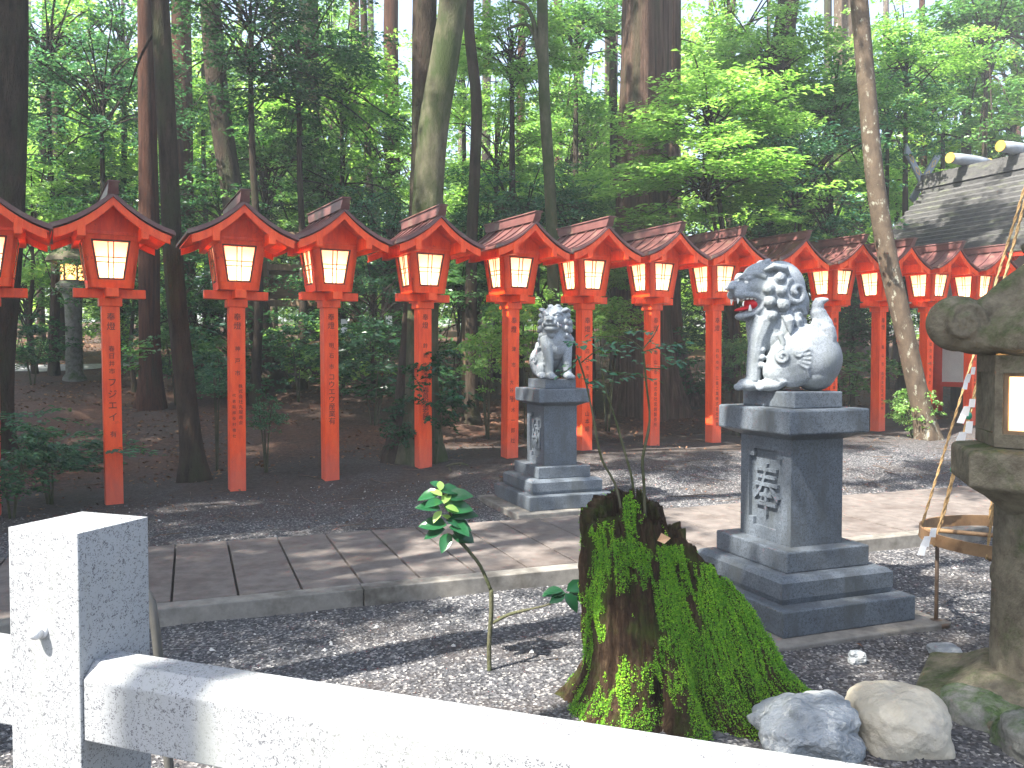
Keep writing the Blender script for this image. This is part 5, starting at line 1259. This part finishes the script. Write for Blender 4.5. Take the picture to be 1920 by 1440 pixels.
L1 = [lf(828,925,0,(-1,.0),.14), lf(822,918,0,(1,.35),.13), lf(836,932,0,(1,.1),.15), lf(832,950,-.02,(1,-.15),.16), lf(826,955,0,(-1,-.05),.14), lf(845,968,0,(1,-.3),.15), lf(838,985,0,(-1,.0),.16), lf(835,992,0,(-.9,-.4),.13), lf(845,985,-.03,(.2,-1),.15), lf(850,990,-.02,(.6,-.9),.14), lf(842,1000,0,(-.3,-1),.12), lf(836,975,-.04,(.4,-.6),.15), lf(830,940,-.03,(-.4,-.3),.12), lf(848,1002,0,(.9,-.5),.12), lf(822,915,0,(-.2,1),.09),
      lf(1060,1112,0,(-1,.05),.13), lf(1062,1108,0,(1,.55),.14), lf(1060,1112,-.02,(.1,-.9),.12), lf(1064,1115,0,(1,-.15),.13), lf(1058,1114,0,(-.7,-.6),.10), lf(1066,1116,0,(.5,-.9),.11), lf(1055,1108,0,(-.6,.4),.11)]
leafcluster(L1[:15], m_leaf_cam, 'leaf_tuft', sap); leafcluster(L1[15:], m_leaf_cam, 'leaf_tuft', sap)
leafcluster([lf(826,920,-.02,(.1,1),.07), lf(829,930,-.03,(-.3,.9),.08), lf(832,945,-.04,(.2,.9),.09), lf(828,958,-.05,(-.4,-.8),.08), lf(835,950,-.05,(.5,-.7),.08), lf(846,975,-.03,(-.9,.6),.06)], m_leaf_young_lit, 'young_leaf', sap)

# saplings growing out of the stump, leaves above
sg = empty('stump_sapling', (.60, 3.66, .55)); tag(sg, 'thin three-stemmed sapling growing out of the stump with small layered leaves', 'sapling')
def q2(px, py, dy=0): return P(px, py, 3.66+dy)-sg.location
mb = MB(); dn = 1100
mb.tube(smoothpts([q2(1180,dn), q2(1160,930), q2(1128,860), q2(1112,780), q2(1098,715), q2(1082,665)], 4), [.006]*12+[.0045]*8+[.002], 6)
mb.tube(smoothpts([q2(1200,dn), q2(1188,920), q2(1172,850), q2(1152,780), q2(1135,730), q2(1128,690)], 4), [.006]*12+[.004]*8+[.002], 6)
mb.tube(smoothpts([q2(1212,dn), q2(1208,920), q2(1205,860), q2(1218,790), q2(1212,720), q2(1205,650)], 4), [.007]*12+[.005]*8+[.002], 6)
for a, b, c in (((1205,660),(1240,650),(1285,640)),((1208,690),(1250,690),(1288,672)),((1100,720),(1140,705),(1200,700)),((1090,680),(1130,650),(1180,640)),((1205,655),(1170,632),(1110,632)),((1085,670),(1070,690),(1050,700)),((1128,695),(1160,700),(1230,712)),((1205,655),(1225,630),(1235,610))):
    mb.tube(smoothpts([q2(*a), q2(*b, .05), q2(*c, .1)], 3), [.003]*4+[.002]*3, 5)
mb.build('stem', m_bark_moss, sg)
its = []
segs = [((1205,660),(1285,638)),((1208,690),(1290,672)),((1100,722),(1200,702)),((1090,680),(1190,638)),((1205,655),(1108,630)),((1090,672),(1050,700)),((1128,695),(1232,712)),((1090,640),(1150,660)),((1140,650),(1210,690)),((1225,625),(1180,622)),((1095,650),(1060,640)),((1240,665),(1275,690)),((1080,700),(1130,730)),((1215,640),(1260,655))]
for (a, b) in segs:
    for k in range(13):
        t = k/12; s_ = 1 if k % 2 else -1; dyy = g.uniform(-.10, .22)
        its.append((tuple(q2(a[0]+(b[0]-a[0])*t+g.uniform(-4,4), a[1]+(b[1]-a[1])*t+g.uniform(-5,5), dyy)), (g.uniform(-.4,.4), g.uniform(-.5,.1), 1), ((b[0]-a[0])*.012+g.uniform(-.5,.5), s_*.9, g.uniform(-.3,.1)), g.uniform(.028,.045)))
leafcluster(its, m_leaf_blue, 'foliage', sg, .25, .06)

# ------------------------------------------------------------------ thin haze volume, added to veil and pale the distant trees
hm = D.materials.new('distance_veil'); hm.use_nodes = True; nt = hm.node_tree; nt.nodes.remove(nt.nodes['Principled BSDF'])
pv = nt.nodes.new('ShaderNodeVolumePrincipled'); pv.inputs['Color'].default_value = (.93, .97, 1.0, 1); pv.inputs['Density'].default_value = .0036; pv.inputs['Anisotropy'].default_value = .2
nt.links.new(pv.outputs[0], nt.nodes['Material Output'].inputs['Volume'])
hz = MB().box((0, 28, 17.5), (190, 150, 43)).build('haze', hm); kind(hz, 'stuff')
